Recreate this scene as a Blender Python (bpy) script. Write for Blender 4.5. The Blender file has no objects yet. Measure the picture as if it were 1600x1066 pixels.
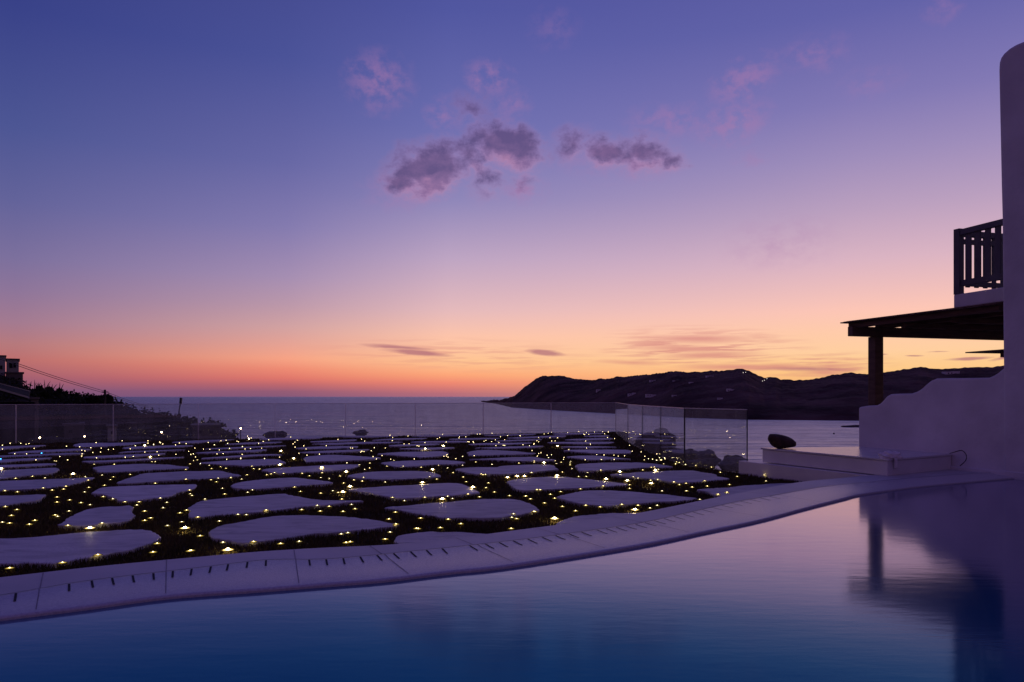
import bpy, bmesh, math, random
import numpy as np
from mathutils import Vector, noise, Matrix

random.seed(7); rng = np.random.default_rng(11)
scene = bpy.context.scene
col = scene.collection
F, HC, HY, CX = 1150.0, 1.2, 620.0, 800.0      # focal length (photo px), eye height, horizon row, centre column
LAWN = -0.23
SEA = HC - 20.0

def P(x, y, z=0.0):
    """ground point of a pixel on the level z"""
    Y = F * (HC - z) / (y - HY)
    return Vector(((x - CX) / F * Y, Y, z))
def V(x, y, Y):
    return Vector(((x - CX) / F * Y, Y, HC + (HY - y) / F * Y))
def on_plane(x, y, p0, d):
    """pixel ray meets the upright plane through p0 running along d (2-D) -> (distance along, z)"""
    r = (x - CX) / F
    t = (r * p0[1] - p0[0]) / (d[0] - r * d[1])
    Y = p0[1] + d[1] * t
    return t, HC + (HY - y) / F * Y

# ------------------------------------------------------------------ materials
def lin(c):
    return tuple(((v / 255) / 12.92 if v / 255 <= .04045 else ((v / 255 + .055) / 1.055) ** 2.4) for v in c)
def new_mat(name):
    m = bpy.data.materials.new(name); m.use_nodes = True
    nt = m.node_tree
    return m, nt, nt.nodes['Principled BSDF']
def N(nt, t, **kw):
    n = nt.nodes.new(t)
    for k, v in kw.items(): setattr(n, k, v)
    return n
def surf(name, c1, c2, scale=3.0, detail=6, rough=.6, bump=.0, bscale=40, spec=.5, coords='Object', stretch=(1, 1, 1), dist=.02, rough2=None):
    m, nt, b = new_mat(name)
    tc = N(nt, 'ShaderNodeTexCoord'); mp = N(nt, 'ShaderNodeMapping'); mp.inputs['Scale'].default_value = stretch
    nt.links.new(tc.outputs[coords], mp.inputs[0])
    nz = N(nt, 'ShaderNodeTexNoise'); nz.inputs['Scale'].default_value = scale; nz.inputs['Detail'].default_value = detail
    nt.links.new(mp.outputs[0], nz.inputs['Vector'])
    cr = N(nt, 'ShaderNodeValToRGB'); cr.color_ramp.elements[0].position = .3; cr.color_ramp.elements[1].position = .7
    cr.color_ramp.elements[0].color = (*c1, 1); cr.color_ramp.elements[1].color = (*c2, 1)
    nt.links.new(nz.outputs['Fac'], cr.inputs[0]); nt.links.new(cr.outputs[0], b.inputs['Base Color'])
    b.inputs['Roughness'].default_value = rough
    b.inputs['Specular IOR Level'].default_value = spec
    if rough2 is not None:
        mr = N(nt, 'ShaderNodeMapRange'); mr.inputs['From Min'].default_value = .3; mr.inputs['From Max'].default_value = .7
        mr.inputs['To Min'].default_value = rough; mr.inputs['To Max'].default_value = rough2
        nt.links.new(nz.outputs['Fac'], mr.inputs[0]); nt.links.new(mr.outputs[0], b.inputs['Roughness'])
    if bump:
        n2 = N(nt, 'ShaderNodeTexNoise'); n2.inputs['Scale'].default_value = bscale; n2.inputs['Detail'].default_value = 4
        nt.links.new(mp.outputs[0], n2.inputs['Vector'])
        bp = N(nt, 'ShaderNodeBump'); bp.inputs['Strength'].default_value = bump; bp.inputs['Distance'].default_value = dist
        nt.links.new(n2.outputs['Fac'], bp.inputs['Height']); nt.links.new(bp.outputs[0], b.inputs['Normal'])
    return m
def lamp_mat(name, c, s):
    m, nt, b = new_mat(name)
    nt.nodes.remove(b)
    e = N(nt, 'ShaderNodeEmission'); e.inputs[0].default_value = (*c, 1); e.inputs[1].default_value = s
    nt.links.new(e.outputs[0], nt.nodes['Material Output'].inputs[0])
    return m

def stone_mat():
    m, nt, b = new_mat('marble_slab')
    tc = N(nt, 'ShaderNodeTexCoord'); gi = N(nt, 'ShaderNodeObjectInfo')
    n1 = N(nt, 'ShaderNodeTexNoise'); n1.inputs['Scale'].default_value = 1.6; n1.inputs['Detail'].default_value = 9; n1.inputs['Distortion'].default_value = 1.2
    mp = N(nt, 'ShaderNodeMapping'); mp.inputs['Scale'].default_value = (1, 2.4, 1); mp.inputs['Rotation'].default_value = (0, 0, .5)
    nt.links.new(tc.outputs['Object'], mp.inputs[0]); nt.links.new(mp.outputs[0], n1.inputs['Vector'])
    cr = N(nt, 'ShaderNodeValToRGB'); e = cr.color_ramp.elements
    e[0].position = .28; e[0].color = (.33, .32, .31, 1); e[1].position = .72; e[1].color = (.63, .61, .58, 1)
    x = e.new(.5); x.color = (.54, .525, .50, 1)
    nt.links.new(n1.outputs['Fac'], cr.inputs[0])
    mr = N(nt, 'ShaderNodeMapRange'); mr.inputs['To Min'].default_value = .86; mr.inputs['To Max'].default_value = 1.06
    nt.links.new(gi.outputs['Random'], mr.inputs[0])
    mx = N(nt, 'ShaderNodeMix', data_type='RGBA', blend_type='MULTIPLY'); mx.inputs['Factor'].default_value = 1
    nt.links.new(cr.outputs[0], mx.inputs['A']); nt.links.new(mr.outputs[0], mx.inputs['B'])
    nt.links.new(mx.outputs['Result'], b.inputs['Base Color'])
    b.inputs['Roughness'].default_value = .6; b.inputs['Specular IOR Level'].default_value = .45
    n2 = N(nt, 'ShaderNodeTexNoise'); n2.inputs['Scale'].default_value = 22; n2.inputs['Detail'].default_value = 6
    nt.links.new(tc.outputs['Object'], n2.inputs['Vector'])
    bp = N(nt, 'ShaderNodeBump'); bp.inputs['Strength'].default_value = .6; bp.inputs['Distance'].default_value = .014
    nt.links.new(n2.outputs['Fac'], bp.inputs['Height']); nt.links.new(bp.outputs[0], b.inputs['Normal'])
    return m
M = {}
M['stone'] = stone_mat()
M['coping_flat'] = surf('coping_smooth_marble', (.42, .42, .42), (.56, .55, .54), 1.2, 8, .5, .25, 30, .35, dist=.006)
M['coping_rough'] = surf('coping_bush_hammered', (.44, .44, .45), (.58, .57, .57), 55, 5, .28, .7, 130, .7, dist=.004)
M['slot'] = surf('drain_slot_shade', (.012, .012, .016), (.02, .02, .025), 8, rough=.8)
M['joint'] = surf('stone_joint', (.20, .19, .21), (.30, .29, .30), 8, rough=.8)
M['soil'] = surf('lawn_soil', (.016, .012, .007), (.04, .03, .018), 6, rough=.95, bump=.6)
M['grass'] = surf('dark_turf', (.050, .042, .014), (.10, .072, .028), 2.2, rough=.7, spec=.15)
M['plaster'] = surf('white_plaster', (.58, .57, .56), (.76, .75, .74), 1.3, 9, .8, .55, 9, .2, dist=.02)
M['bench'] = surf('bench_plaster', (.62, .61, .60), (.72, .71, .69), 2.2, 6, .42, .2, 9, .4, dist=.006)
M['tile'] = surf('bench_glazed_top', (.55, .54, .53), (.66, .65, .63), 5, 5, .26, .35, 6, .6, dist=.012)
M['wood'] = surf('dark_stained_wood', (.075, .044, .032), (.15, .085, .062), 3, 8, .6, .3, 30, .3, stretch=(1, 1, 6))
M['greywood'] = surf('painted_grey_wood', (.085, .08, .09), (.125, .12, .13), 3, 6, .6, .2, 30, .3)
M['rock'] = surf('brown_rock', (.035, .022, .016), (.10, .065, .045), 6, 10, .85, .8, 12, .2, dist=.04)
M['boulder'] = surf('grey_boulder', (.05, .045, .045), (.12, .105, .10), 2, 10, .9, .8, 4, .2, dist=.1)
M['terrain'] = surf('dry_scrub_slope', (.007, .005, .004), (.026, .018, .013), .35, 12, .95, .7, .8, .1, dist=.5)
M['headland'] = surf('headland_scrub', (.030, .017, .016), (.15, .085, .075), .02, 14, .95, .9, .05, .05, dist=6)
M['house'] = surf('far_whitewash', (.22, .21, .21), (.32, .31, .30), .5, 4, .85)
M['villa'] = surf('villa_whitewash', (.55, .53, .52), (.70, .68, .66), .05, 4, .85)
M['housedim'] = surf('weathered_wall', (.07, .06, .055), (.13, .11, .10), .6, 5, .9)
M['dark'] = surf('dark_opening', (.010, .010, .012), (.02, .02, .024), 2, rough=.9, spec=.1)
M['leaf'] = surf('dark_leaf', (.008, .012, .006), (.03, .034, .015), 3, rough=.7, spec=.2)
M['bark'] = surf('bark', (.02, .015, .012), (.05, .04, .03), 6, rough=.9)
M['metal'] = surf('dark_metal', (.02, .02, .022), (.04, .04, .045), 8, rough=.4)
M['cable'] = surf('black_rubber', (.012, .012, .014), (.02, .02, .022), 8, rough=.5)
M['cloth'] = surf('white_cloth', (.74, .72, .70), (.84, .82, .80), 12, 5, .9, .4, 60, .1, dist=.004)
M['glow_small'] = lamp_mat('lawn_light_glow', (1, .80, .36), 13)
M['glow_white'] = lamp_mat('lawn_light_pale', (1, .84, .5), 13)
M['glow_bright'] = lamp_mat('lawn_light_bright', (1, .78, .42), 70)
M['glow_dim'] = lamp_mat('lawn_light_dim', (1, .78, .36), 8)
M['glow_blue'] = lamp_mat('lawn_light_blue', (.04, .35, 1), 16)
M['bulb'] = lamp_mat('garden_lamp_bulb', (1, .60, .30), 45)
M['townlight'] = lamp_mat('town_light', (1, .85, .75), 2.2)

def glass_mat():
    m, nt, b = new_mat('fence_glass'); nt.nodes.remove(b)
    tr = N(nt, 'ShaderNodeBsdfTransparent'); tr.inputs[0].default_value = (.93, .945, .945, 1)
    gl = N(nt, 'ShaderNodeBsdfGlossy'); gl.inputs['Roughness'].default_value = .015; gl.inputs[0].default_value = (1, 1, 1, 1)
    fr = N(nt, 'ShaderNodeFresnel'); ge = N(nt, 'ShaderNodeNewGeometry'); io = N(nt, 'ShaderNodeMix', data_type='FLOAT'); io.inputs[2].default_value = 1.5; io.inputs[3].default_value = 1 / 1.5; nt.links.new(ge.outputs['Backfacing'], io.inputs[0]); nt.links.new(io.outputs[0], fr.inputs[0])
    mix = N(nt, 'ShaderNodeMixShader')
    nt.links.new(fr.outputs[0], mix.inputs[0]); nt.links.new(tr.outputs[0], mix.inputs[1]); nt.links.new(gl.outputs[0], mix.inputs[2])
    # salt film on the panes: faint vertical-streaked dust, raised to paint in reflected haze
    tc = N(nt, 'ShaderNodeTexCoord'); mp = N(nt, 'ShaderNodeMapping'); mp.inputs['Scale'].default_value = (1.6, 1.6, .5)
    nz = N(nt, 'ShaderNodeTexNoise'); nz.inputs['Scale'].default_value = 2.2; nz.inputs['Detail'].default_value = 6
    nt.links.new(tc.outputs['Object'], mp.inputs[0]); nt.links.new(mp.outputs[0], nz.inputs['Vector'])
    mr = N(nt, 'ShaderNodeMapRange'); mr.inputs['From Min'].default_value = .35; mr.inputs['From Max'].default_value = .75
    mr.inputs['To Min'].default_value = .06; mr.inputs['To Max'].default_value = .11
    nt.links.new(nz.outputs['Fac'], mr.inputs[0])
    df = N(nt, 'ShaderNodeBsdfDiffuse'); df.inputs[0].default_value = (.75, .73, .72, 1)
    tl = N(nt, 'ShaderNodeBsdfTranslucent'); tl.inputs[0].default_value = (.75, .73, .72, 1)
    ms = N(nt, 'ShaderNodeMixShader'); nt.links.new(df.outputs[0], ms.inputs[1]); nt.links.new(tl.outputs[0], ms.inputs[2])
    mx = N(nt, 'ShaderNodeMixShader'); nt.links.new(mr.outputs[0], mx.inputs[0]); nt.links.new(mix.outputs[0], mx.inputs[1]); nt.links.new(ms.outputs[0], mx.inputs[2])
    nt.links.new(mx.outputs[0], nt.nodes['Material Output'].inputs[0])
    return m
M['glass'] = glass_mat()
M['glassedge'] = surf('glass_edge_highlight', (.78, .74, .72), (.88, .84, .82), 8, rough=.2)
M['glassedge_top'] = surf('glass_top_highlight', (.60, .56, .54), (.72, .68, .66), 8, rough=.3)
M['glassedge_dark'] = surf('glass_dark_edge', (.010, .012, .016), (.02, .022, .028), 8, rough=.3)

def water_mat(name, base, rough, layers, spec=.5):
    m, nt, b = new_mat(name)
    b.inputs['Base Color'].default_value = (*base, 1); b.inputs['Roughness'].default_value = rough
    b.inputs['IOR'].default_value = 1.33; b.inputs['Specular IOR Level'].default_value = spec
    tc = N(nt, 'ShaderNodeTexCoord'); prev = None
    for (sc, st, dist, stretch, rot) in layers:
        mp = N(nt, 'ShaderNodeMapping'); mp.inputs['Scale'].default_value = stretch; mp.inputs['Rotation'].default_value = (0, 0, rot)
        nt.links.new(tc.outputs['Object'], mp.inputs[0])
        nz = N(nt, 'ShaderNodeTexNoise'); nz.inputs['Scale'].default_value = sc; nz.inputs['Detail'].default_value = 5
        nt.links.new(mp.outputs[0], nz.inputs['Vector'])
        bp = N(nt, 'ShaderNodeBump'); bp.inputs['Strength'].default_value = st; bp.inputs['Distance'].default_value = dist
        nt.links.new(nz.outputs['Fac'], bp.inputs['Height'])
        if prev: nt.links.new(prev.outputs[0], bp.inputs['Normal'])
        prev = bp
    nt.links.new(prev.outputs[0], b.inputs['Normal'])
    return m
def still_water(name, body, rough, ramp, layers, tint=None):
    """dark water body under a mirror whose strength rises towards grazing"""
    m = water_mat(name, body, rough, layers); nt = m.node_tree; b = nt.nodes['Principled BSDF']; src = b.inputs['Normal'].links[0].from_socket
    nt.nodes.remove(b)
    df = N(nt, 'ShaderNodeBsdfDiffuse'); df.inputs[0].default_value = (*body, 1)
    gl = N(nt, 'ShaderNodeBsdfGlossy'); gl.inputs[0].default_value = (1, 1, 1, 1); gl.inputs['Roughness'].default_value = rough
    lw = N(nt, 'ShaderNodeLayerWeight'); nt.links.new(src, lw.inputs['Normal']); nt.links.new(src, gl.inputs['Normal'])
    cr = N(nt, 'ShaderNodeValToRGB'); e = cr.color_ramp.elements
    e[0].position = ramp[0][0]; e[0].color = (ramp[0][1],) * 3 + (1,); e[1].position = ramp[-1][0]; e[1].color = (ramp[-1][1],) * 3 + (1,)
    for p, v in ramp[1:-1]: x = e.new(p); x.color = (v, v, v, 1)
    nt.links.new(lw.outputs['Facing'], cr.inputs[0])
    if tint:      # painted gloss tint: steep reflections lose red to match the colour grade
        tr = N(nt, 'ShaderNodeValToRGB'); e = tr.color_ramp.elements
        e[0].position = tint[0][0]; e[0].color = (*tint[0][1], 1); e[1].position = tint[-1][0]; e[1].color = (*tint[-1][1], 1)
        for p, v in tint[1:-1]: x = e.new(p); x.color = (*v, 1)
        nt.links.new(lw.outputs['Facing'], tr.inputs[0]); nt.links.new(tr.outputs[0], gl.inputs[0])
    mx = N(nt, 'ShaderNodeMixShader'); nt.links.new(cr.outputs[0], mx.inputs[0]); nt.links.new(df.outputs[0], mx.inputs[1]); nt.links.new(gl.outputs[0], mx.inputs[2])
    nt.links.new(mx.outputs[0], nt.nodes['Material Output'].inputs[0])
    return m
M['pool'] = still_water('pool_water', (.0004, .105, .22), .10, [(.30, .05), (.62, .13), (.66, .165), (.72, .25), (.80, .48), (.90, .66), (1, .9)],
    [(8.0, .10, .005, (.5, 1.9, 1), .1), (3.0, .06, .010, (.6, 1.7, 1), .25), (.8, .06, .02, (1, 1.5, 1), 0)], [(.62, (.14, .82, .95)), (.68, (.28, .86, .96)), (.715, (.52, .9, .98)), (.75, (.84, .93, 1)), (.80, (1, .92, 1)), (1, (1, .94, 1))])
M['sea'] = still_water('sea_water', (.010, .010, .030), .34, [(.2, .04), (.8, .42), (.92, .62), (1, .72)],
    [(.16, 1.0, 1.2, (.35, 1.6, 1), .15), (.02, 1.0, 11.0, (.3, 1.8, 1), -.08)])

# ------------------------------------------------------------------ builders
def tag(o, label=None, cat=None, group=None, kind=None):
    if label: o['label'] = label
    if cat: o['category'] = cat
    if group: o['group'] = group
    if kind: o['kind'] = kind
    return o
def link(name, me, mats, parent=None):
    o = bpy.data.objects.new(name, me); col.objects.link(o)
    for m in (mats if isinstance(mats, (list, tuple)) else [mats]):
        if m.name not in [x.name for x in me.materials if x]: me.materials.append(m)
    if parent: o.parent = parent
    return o
def obj(name, bm, mats, parent=None, smooth=False, bevel=0, seg=2):
    me = bpy.data.meshes.new(name)
    bmesh.ops.recalc_face_normals(bm, faces=bm.faces[:])
    bm.to_mesh(me); bm.free()
    if smooth:
        for p in me.polygons: p.use_smooth = True
    o = link(name, me, mats, parent)
    if parent is not None:      # geometry is given in world space; keep it there
        o.matrix_parent_inverse = Matrix.Translation(-parent.location)
    if bevel:
        b = o.modifiers.new('b', 'BEVEL'); b.width = bevel; b.segments = seg; b.limit_method = 'ANGLE'
    return o
def empty(name, loc):
    o = bpy.data.objects.new(name, None); col.objects.link(o); o.location = loc; o.empty_display_size = .2
    return o
def prism(bm, pts, z0, z1, mi=0):
    """vertical prism on a ground polygon"""
    lo = [bm.verts.new((p[0], p[1], z0)) for p in pts]; hi = [bm.verts.new((p[0], p[1], z1)) for p in pts]
    n = len(pts); fs = [bm.faces.new(lo[::-1]), bm.faces.new(hi)]
    for i in range(n): fs.append(bm.faces.new((lo[i], lo[(i + 1) % n], hi[(i + 1) % n], hi[i])))
    for f in fs: f.material_index = mi
    return fs
def beam(bm, a, b, w, h, up=Vector((0, 0, 1))):
    """box from a to b, w wide and h deep"""
    a = Vector(a); b = Vector(b); d = (b - a).normalized(); s = d.cross(up)
    if s.length < 1e-4: s = d.cross(Vector((1, 0, 0)))
    s.normalize(); u = s.cross(d).normalized()
    ring = lambda p: [bm.verts.new(p + s * sx * w / 2 + u * sz * h / 2) for sx, sz in ((-1, -1), (1, -1), (1, 1), (-1, 1))]
    r0, r1 = ring(a), ring(b)
    bm.faces.new(r0[::-1]); bm.faces.new(r1)
    for i in range(4): bm.faces.new((r0[i], r0[(i + 1) % 4], r1[(i + 1) % 4], r1[i]))
def tube(bm, pts, r, n=8):
    rings = []
    for i, p in enumerate(pts):
        p = Vector(p); d = (Vector(pts[min(i + 1, len(pts) - 1)]) - Vector(pts[max(i - 1, 0)])).normalized()
        s = d.cross(Vector((0, 0, 1))); s = s.normalized() if s.length > 1e-3 else Vector((1, 0, 0)); u = s.cross(d).normalized()
        rr = r[i] if isinstance(r, (list, tuple)) else r
        rings.append([bm.verts.new(p + (s * math.cos(2 * math.pi * k / n) + u * math.sin(2 * math.pi * k / n)) * rr) for k in range(n)])
    for a, b in zip(rings, rings[1:]):
        for k in range(n): bm.faces.new((a[k], a[(k + 1) % n], b[(k + 1) % n], b[k]))
    bm.faces.new(rings[0][::-1]); bm.faces.new(rings[-1])
def profile_wall(bm, p0, d, prof, zb, thick):
    """upright slab in the plane p0 + t*d with a top outline prof [(t,z)], going down to zb; thickness away from the camera"""
    nrm = Vector((-d[1], d[0], 0))
    if nrm.y < 0: nrm = -nrm
    base = [(prof[0][0], zb)] + list(prof) + [(prof[-1][0], zb)]
    f = [bm.verts.new((p0[0] + d[0] * t, p0[1] + d[1] * t, z)) for t, z in base]
    k = [bm.verts.new(v.co + nrm * thick) for v in f]
    bm.faces.new(f); bm.faces.new(k[::-1]); n = len(f)
    for i in range(n): bm.faces.new((f[i], k[i], k[(i + 1) % n], f[(i + 1) % n]))
def cat_closed(pts, k=4):
    out = []; n = len(pts)
    for i in range(n):
        p0, p1, p2, p3 = (Vector(pts[(i + j) % n]) for j in (-1, 0, 1, 2))
        for s in range(k):
            t = s / k
            out.append(.5 * ((2 * p1) + (p2 - p0) * t + (2 * p0 - 5 * p1 + 4 * p2 - p3) * t * t + (3 * p1 - p0 - 3 * p2 + p3) * t ** 3))
    return out
def cat_open(pts, k=8):
    out = []; n = len(pts)
    for i in range(n - 1):
        p0, p1, p2, p3 = (Vector(pts[min(max(i + j, 0), n - 1)]) for j in (-1, 0, 1, 2))
        for s in range(k):
            t = s / k
            out.append(.5 * ((2 * p1) + (p2 - p0) * t + (2 * p0 - 5 * p1 + 4 * p2 - p3) * t * t + (3 * p1 - p0 - 3 * p2 + p3) * t ** 3))
    out.append(Vector(pts[-1])); return out
ORD = 'zeroth first second third fourth fifth sixth seventh eighth ninth tenth eleventh twelfth thirteenth fourteenth fifteenth sixteenth seventeenth eighteenth nineteenth twentieth'.split()
def ordw(n):
    if n < len(ORD): return ORD[n]
    tens = {2: 'twenty', 3: 'thirty', 4: 'forty', 5: 'fifty'}[n // 10]
    return {2: 'twentieth', 3: 'thirtieth', 4: 'fortieth', 5: 'fiftieth'}[n // 10] if n % 10 == 0 else tens + '-' + ORD[n % 10]

# ------------------------------------------------------------------ camera
cam = bpy.data.cameras.new('camera'); co = bpy.data.objects.new('camera', cam); col.objects.link(co)
co.location = (0, 0, HC); co.rotation_euler = (math.radians(90), 0, 0)
cam.sensor_width = 36; cam.lens = 36 * F / 1600; cam.shift_y = (HY - 533) / 1600
cam.clip_start = .05; cam.clip_end = 200000
scene.camera = co

# ------------------------------------------------------------------ sky
def build_world():
    w = bpy.data.worlds.new('World'); scene.world = w; w.use_nodes = True
    nt = w.node_tree; nt.nodes.clear(); L = nt.links.new
    out = N(nt, 'ShaderNodeOutputWorld'); bg = N(nt, 'ShaderNodeBackground'); L(bg.outputs[0], out.inputs[0])
    tc = N(nt, 'ShaderNodeTexCoord'); nm = N(nt, 'ShaderNodeVectorMath', operation='NORMALIZE'); L(tc.outputs['Generated'], nm.inputs[0])
    sp = N(nt, 'ShaderNodeSeparateXYZ'); L(nm.outputs[0], sp.inputs[0])
    def math_(op, a, b=None, c=None):
        n = N(nt, 'ShaderNodeMath', operation=op)
        for i, v in enumerate((a, b, c)):
            if v is None: continue
            if isinstance(v, (int, float)): n.inputs[i].default_value = v
            else: L(v, n.inputs[i])
        return n.outputs[0]
    el = math_('MULTIPLY', math_('ARCSINE', sp.outputs[2]), 180 / math.pi)
    az = math_('MULTIPLY', math_('ARCTAN2', sp.outputs[0], sp.outputs[1]), 180 / math.pi)
    t = math_('SQRT', math_('DIVIDE', math_('MAXIMUM', el, 0.0), 90.0))
    def ramp(stops):
        r = N(nt, 'ShaderNodeValToRGB'); e = r.color_ramp.elements
        stops = sorted(stops)
        e[0].position = math.sqrt(stops[0][0] / 90); e[0].color = (*lin(stops[0][1]), 1)
        e[1].position = math.sqrt(stops[-1][0] / 90); e[1].color = (*lin(stops[-1][1]), 1)
        for d, c in stops[1:-1]:
            x = e.new(math.sqrt(d / 90)); x.color = (*lin(c), 1)
        L(t, r.inputs[0]); return r.outputs[0]
    left, midleft, mid, right, back = (ramp(SKY[k]) for k in ('left', 'midleft', 'mid', 'right', 'back'))
    def rng_(v, a, b):
        n = N(nt, 'ShaderNodeMapRange'); n.inputs['From Min'].default_value = a; n.inputs['From Max'].default_value = b
        L(v, n.inputs[0]); return n.outputs[0]
    def mix(f, a, b):
        n = N(nt, 'ShaderNodeMix', data_type='RGBA')
        L(f, n.inputs['Factor'])
        for s, v in (('A', a), ('B', b)):
            if isinstance(v, tuple): n.inputs[s].default_value = (*v, 1)
            else: L(v, n.inputs[s])
        return n.outputs['Result']
    c = mix(rng_(az, -34, -17), left, midleft)
    c = mix(rng_(az, -17, -5), c, mid)
    c = mix(rng_(az, -5, 25), c, right)
    aa = math_('ABSOLUTE', az)
    c = mix(rng_(math_('ABSOLUTE', math_('SUBTRACT', az, 12)), 48, 115), c, back)
    # ---- clouds, laid on the sky by azimuth and elevation
    cv = N(nt, 'ShaderNodeCombineXYZ'); L(az, cv.inputs[0]); L(el, cv.inputs[1])
    def noisev(scale, detail, stretch, amount, col_out=True, rough=.6):
        mp = N(nt, 'ShaderNodeMapping'); mp.inputs['Scale'].default_value = stretch; L(cv.outputs[0], mp.inputs[0])
        n = N(nt, 'ShaderNodeTexNoise'); n.inputs['Scale'].default_value = scale; n.inputs['Detail'].default_value = detail; n.inputs['Roughness'].default_value = rough
        L(mp.outputs[0], n.inputs['Vector']); return n
    def warp(scale, amount, stretch=(1, 1, 1), detail=6):
        n = noisev(scale, detail, stretch, amount)
        s = N(nt, 'ShaderNodeVectorMath', operation='SUBTRACT'); L(n.outputs['Color'], s.inputs[0]); s.inputs[1].default_value = (.5, .5, .5)
        m = N(nt, 'ShaderNodeVectorMath', operation='MULTIPLY'); L(s.outputs[0], m.inputs[0]); m.inputs[1].default_value = amount
        a = N(nt, 'ShaderNodeVectorMath', operation='ADD'); L(cv.outputs[0], a.inputs[0]); L(m.outputs[0], a.inputs[1])
        return a.outputs[0]
    def field(vec, blobs):
        cur = None
        for (x, y, rx, ry, rot, s) in blobs:
            a = math.atan((x - CX) / F); e_ = math.atan((HY - y) / F * math.cos(a)); k = math.degrees(1 / F) * math.cos(a) ** 2
            mp = N(nt, 'ShaderNodeMapping', vector_type='TEXTURE'); L(vec, mp.inputs[0])
            mp.inputs['Location'].default_value = (math.degrees(a), math.degrees(e_), 0); mp.inputs['Rotation'].default_value = (0, 0, math.radians(-rot))
            mp.inputs['Scale'].default_value = (rx * k, ry * k / math.cos(a), 1)
            ln = N(nt, 'ShaderNodeVectorMath', operation='LENGTH'); L(mp.outputs[0], ln.inputs[0])
            f = math_('MULTIPLY', math_('MAXIMUM', math_('SUBTRACT', 1.0, ln.outputs['Value']), 0), s)
            cur = f if cur is None else math_('MAXIMUM', cur, f)
        return cur
    fluff = noisev(.62, 7, (1, 1.3, 1), 0, rough=.62).outputs['Fac']
    wv = warp(.42, (2.6, 1.9, 0), (1, 1.25, 1), 6)
    wf = warp(.9, (1.5, 1.2, 0), (1, 1.2, 1), 6)
    puffs = field(wv, PUFFS)
    d = math_('ADD', puffs, math_('MULTIPLY', math_('SUBTRACT', fluff, .50), math_('MULTIPLY', math_('MINIMUM', puffs, .42), 4.4)))
    sm = N(nt, 'ShaderNodeMapRange', interpolation_type='SMOOTHSTEP'); sm.inputs['From Min'].default_value = .0; sm.inputs['From Max'].default_value = .95
    L(d, sm.inputs[0]); dens = sm.outputs[0]
    cr = N(nt, 'ShaderNodeValToRGB'); e = cr.color_ramp.elements
    e[0].position = .05; e[0].color = (*lin((184, 132, 170)), 1); e[1].position = .9; e[1].color = (*lin((94, 74, 120)), 1)
    x = e.new(.45); x.color = (*lin((136, 101, 146)), 1)
    upv = N(nt, 'ShaderNodeVectorMath', operation='ADD'); L(wv, upv.inputs[0]); upv.inputs[1].default_value = (-.15, .75, 0)
    under = math_('MAXIMUM', math_('SUBTRACT', field(upv.outputs[0], PUFFS), puffs), 0)
    tone = math_('SUBTRACT', math_('ADD', math_('MULTIPLY', dens, .72), math_('MULTIPLY', math_('SUBTRACT', fluff, .42), 1.1)), math_('MULTIPLY', under, 1.15))
    L(tone, cr.inputs[0])
    c = mix(math_('MULTIPLY', dens, .82), c, cr.outputs[0])
    wisps = field(wf, WISPS)
    fl2 = N(nt, 'ShaderNodeMapRange', interpolation_type='SMOOTHSTEP'); fl2.inputs['From Min'].default_value = .36; fl2.inputs['From Max'].default_value = .66; L(noisev(.8, 6, (1, 1.25, 1), 0, rough=.6).outputs['Fac'], fl2.inputs[0])
    d2 = math_('MULTIPLY', math_('MULTIPLY', wisps, fl2.outputs[0]), 1.25)
    c = mix(math_('MINIMUM', math_('MULTIPLY', d2, .62), .42), c, lin((172, 124, 172)))
    ws = warp(.5, (2.2, .35, 0), (.5, 3, 1))
    st = field(ws, STREAKS)
    band = noisev(.55, 7, (.42, 6.5, 1), 0, rough=.55).outputs['Fac']
    bs = N(nt, 'ShaderNodeMapRange', interpolation_type='SMOOTHSTEP'); bs.inputs['From Min'].default_value = .44; bs.inputs['From Max'].default_value = .62; L(band, bs.inputs[0])
    area = field(cv.outputs[0], STREAK_AREA)
    d3 = math_('MAXIMUM', math_('MULTIPLY', st, 1.5), math_('MULTIPLY', math_('MULTIPLY', area, 1.6), bs.outputs[0]))
    c = mix(math_('MULTIPLY', math_('MINIMUM', d3, 1), .62), c, lin((206, 118, 124)))
    sd = field(ws, DARK_STREAKS)
    c = mix(math_('MULTIPLY', math_('MINIMUM', math_('MULTIPLY', sd, 2.0), 1), .75), c, lin((172, 104, 120)))
    w.cycles.sampling_method = 'MANUAL'; w.cycles.sample_map_resolution = 512
    L(c, bg.inputs[0]); bg.inputs[1].default_value = 1.0
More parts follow.
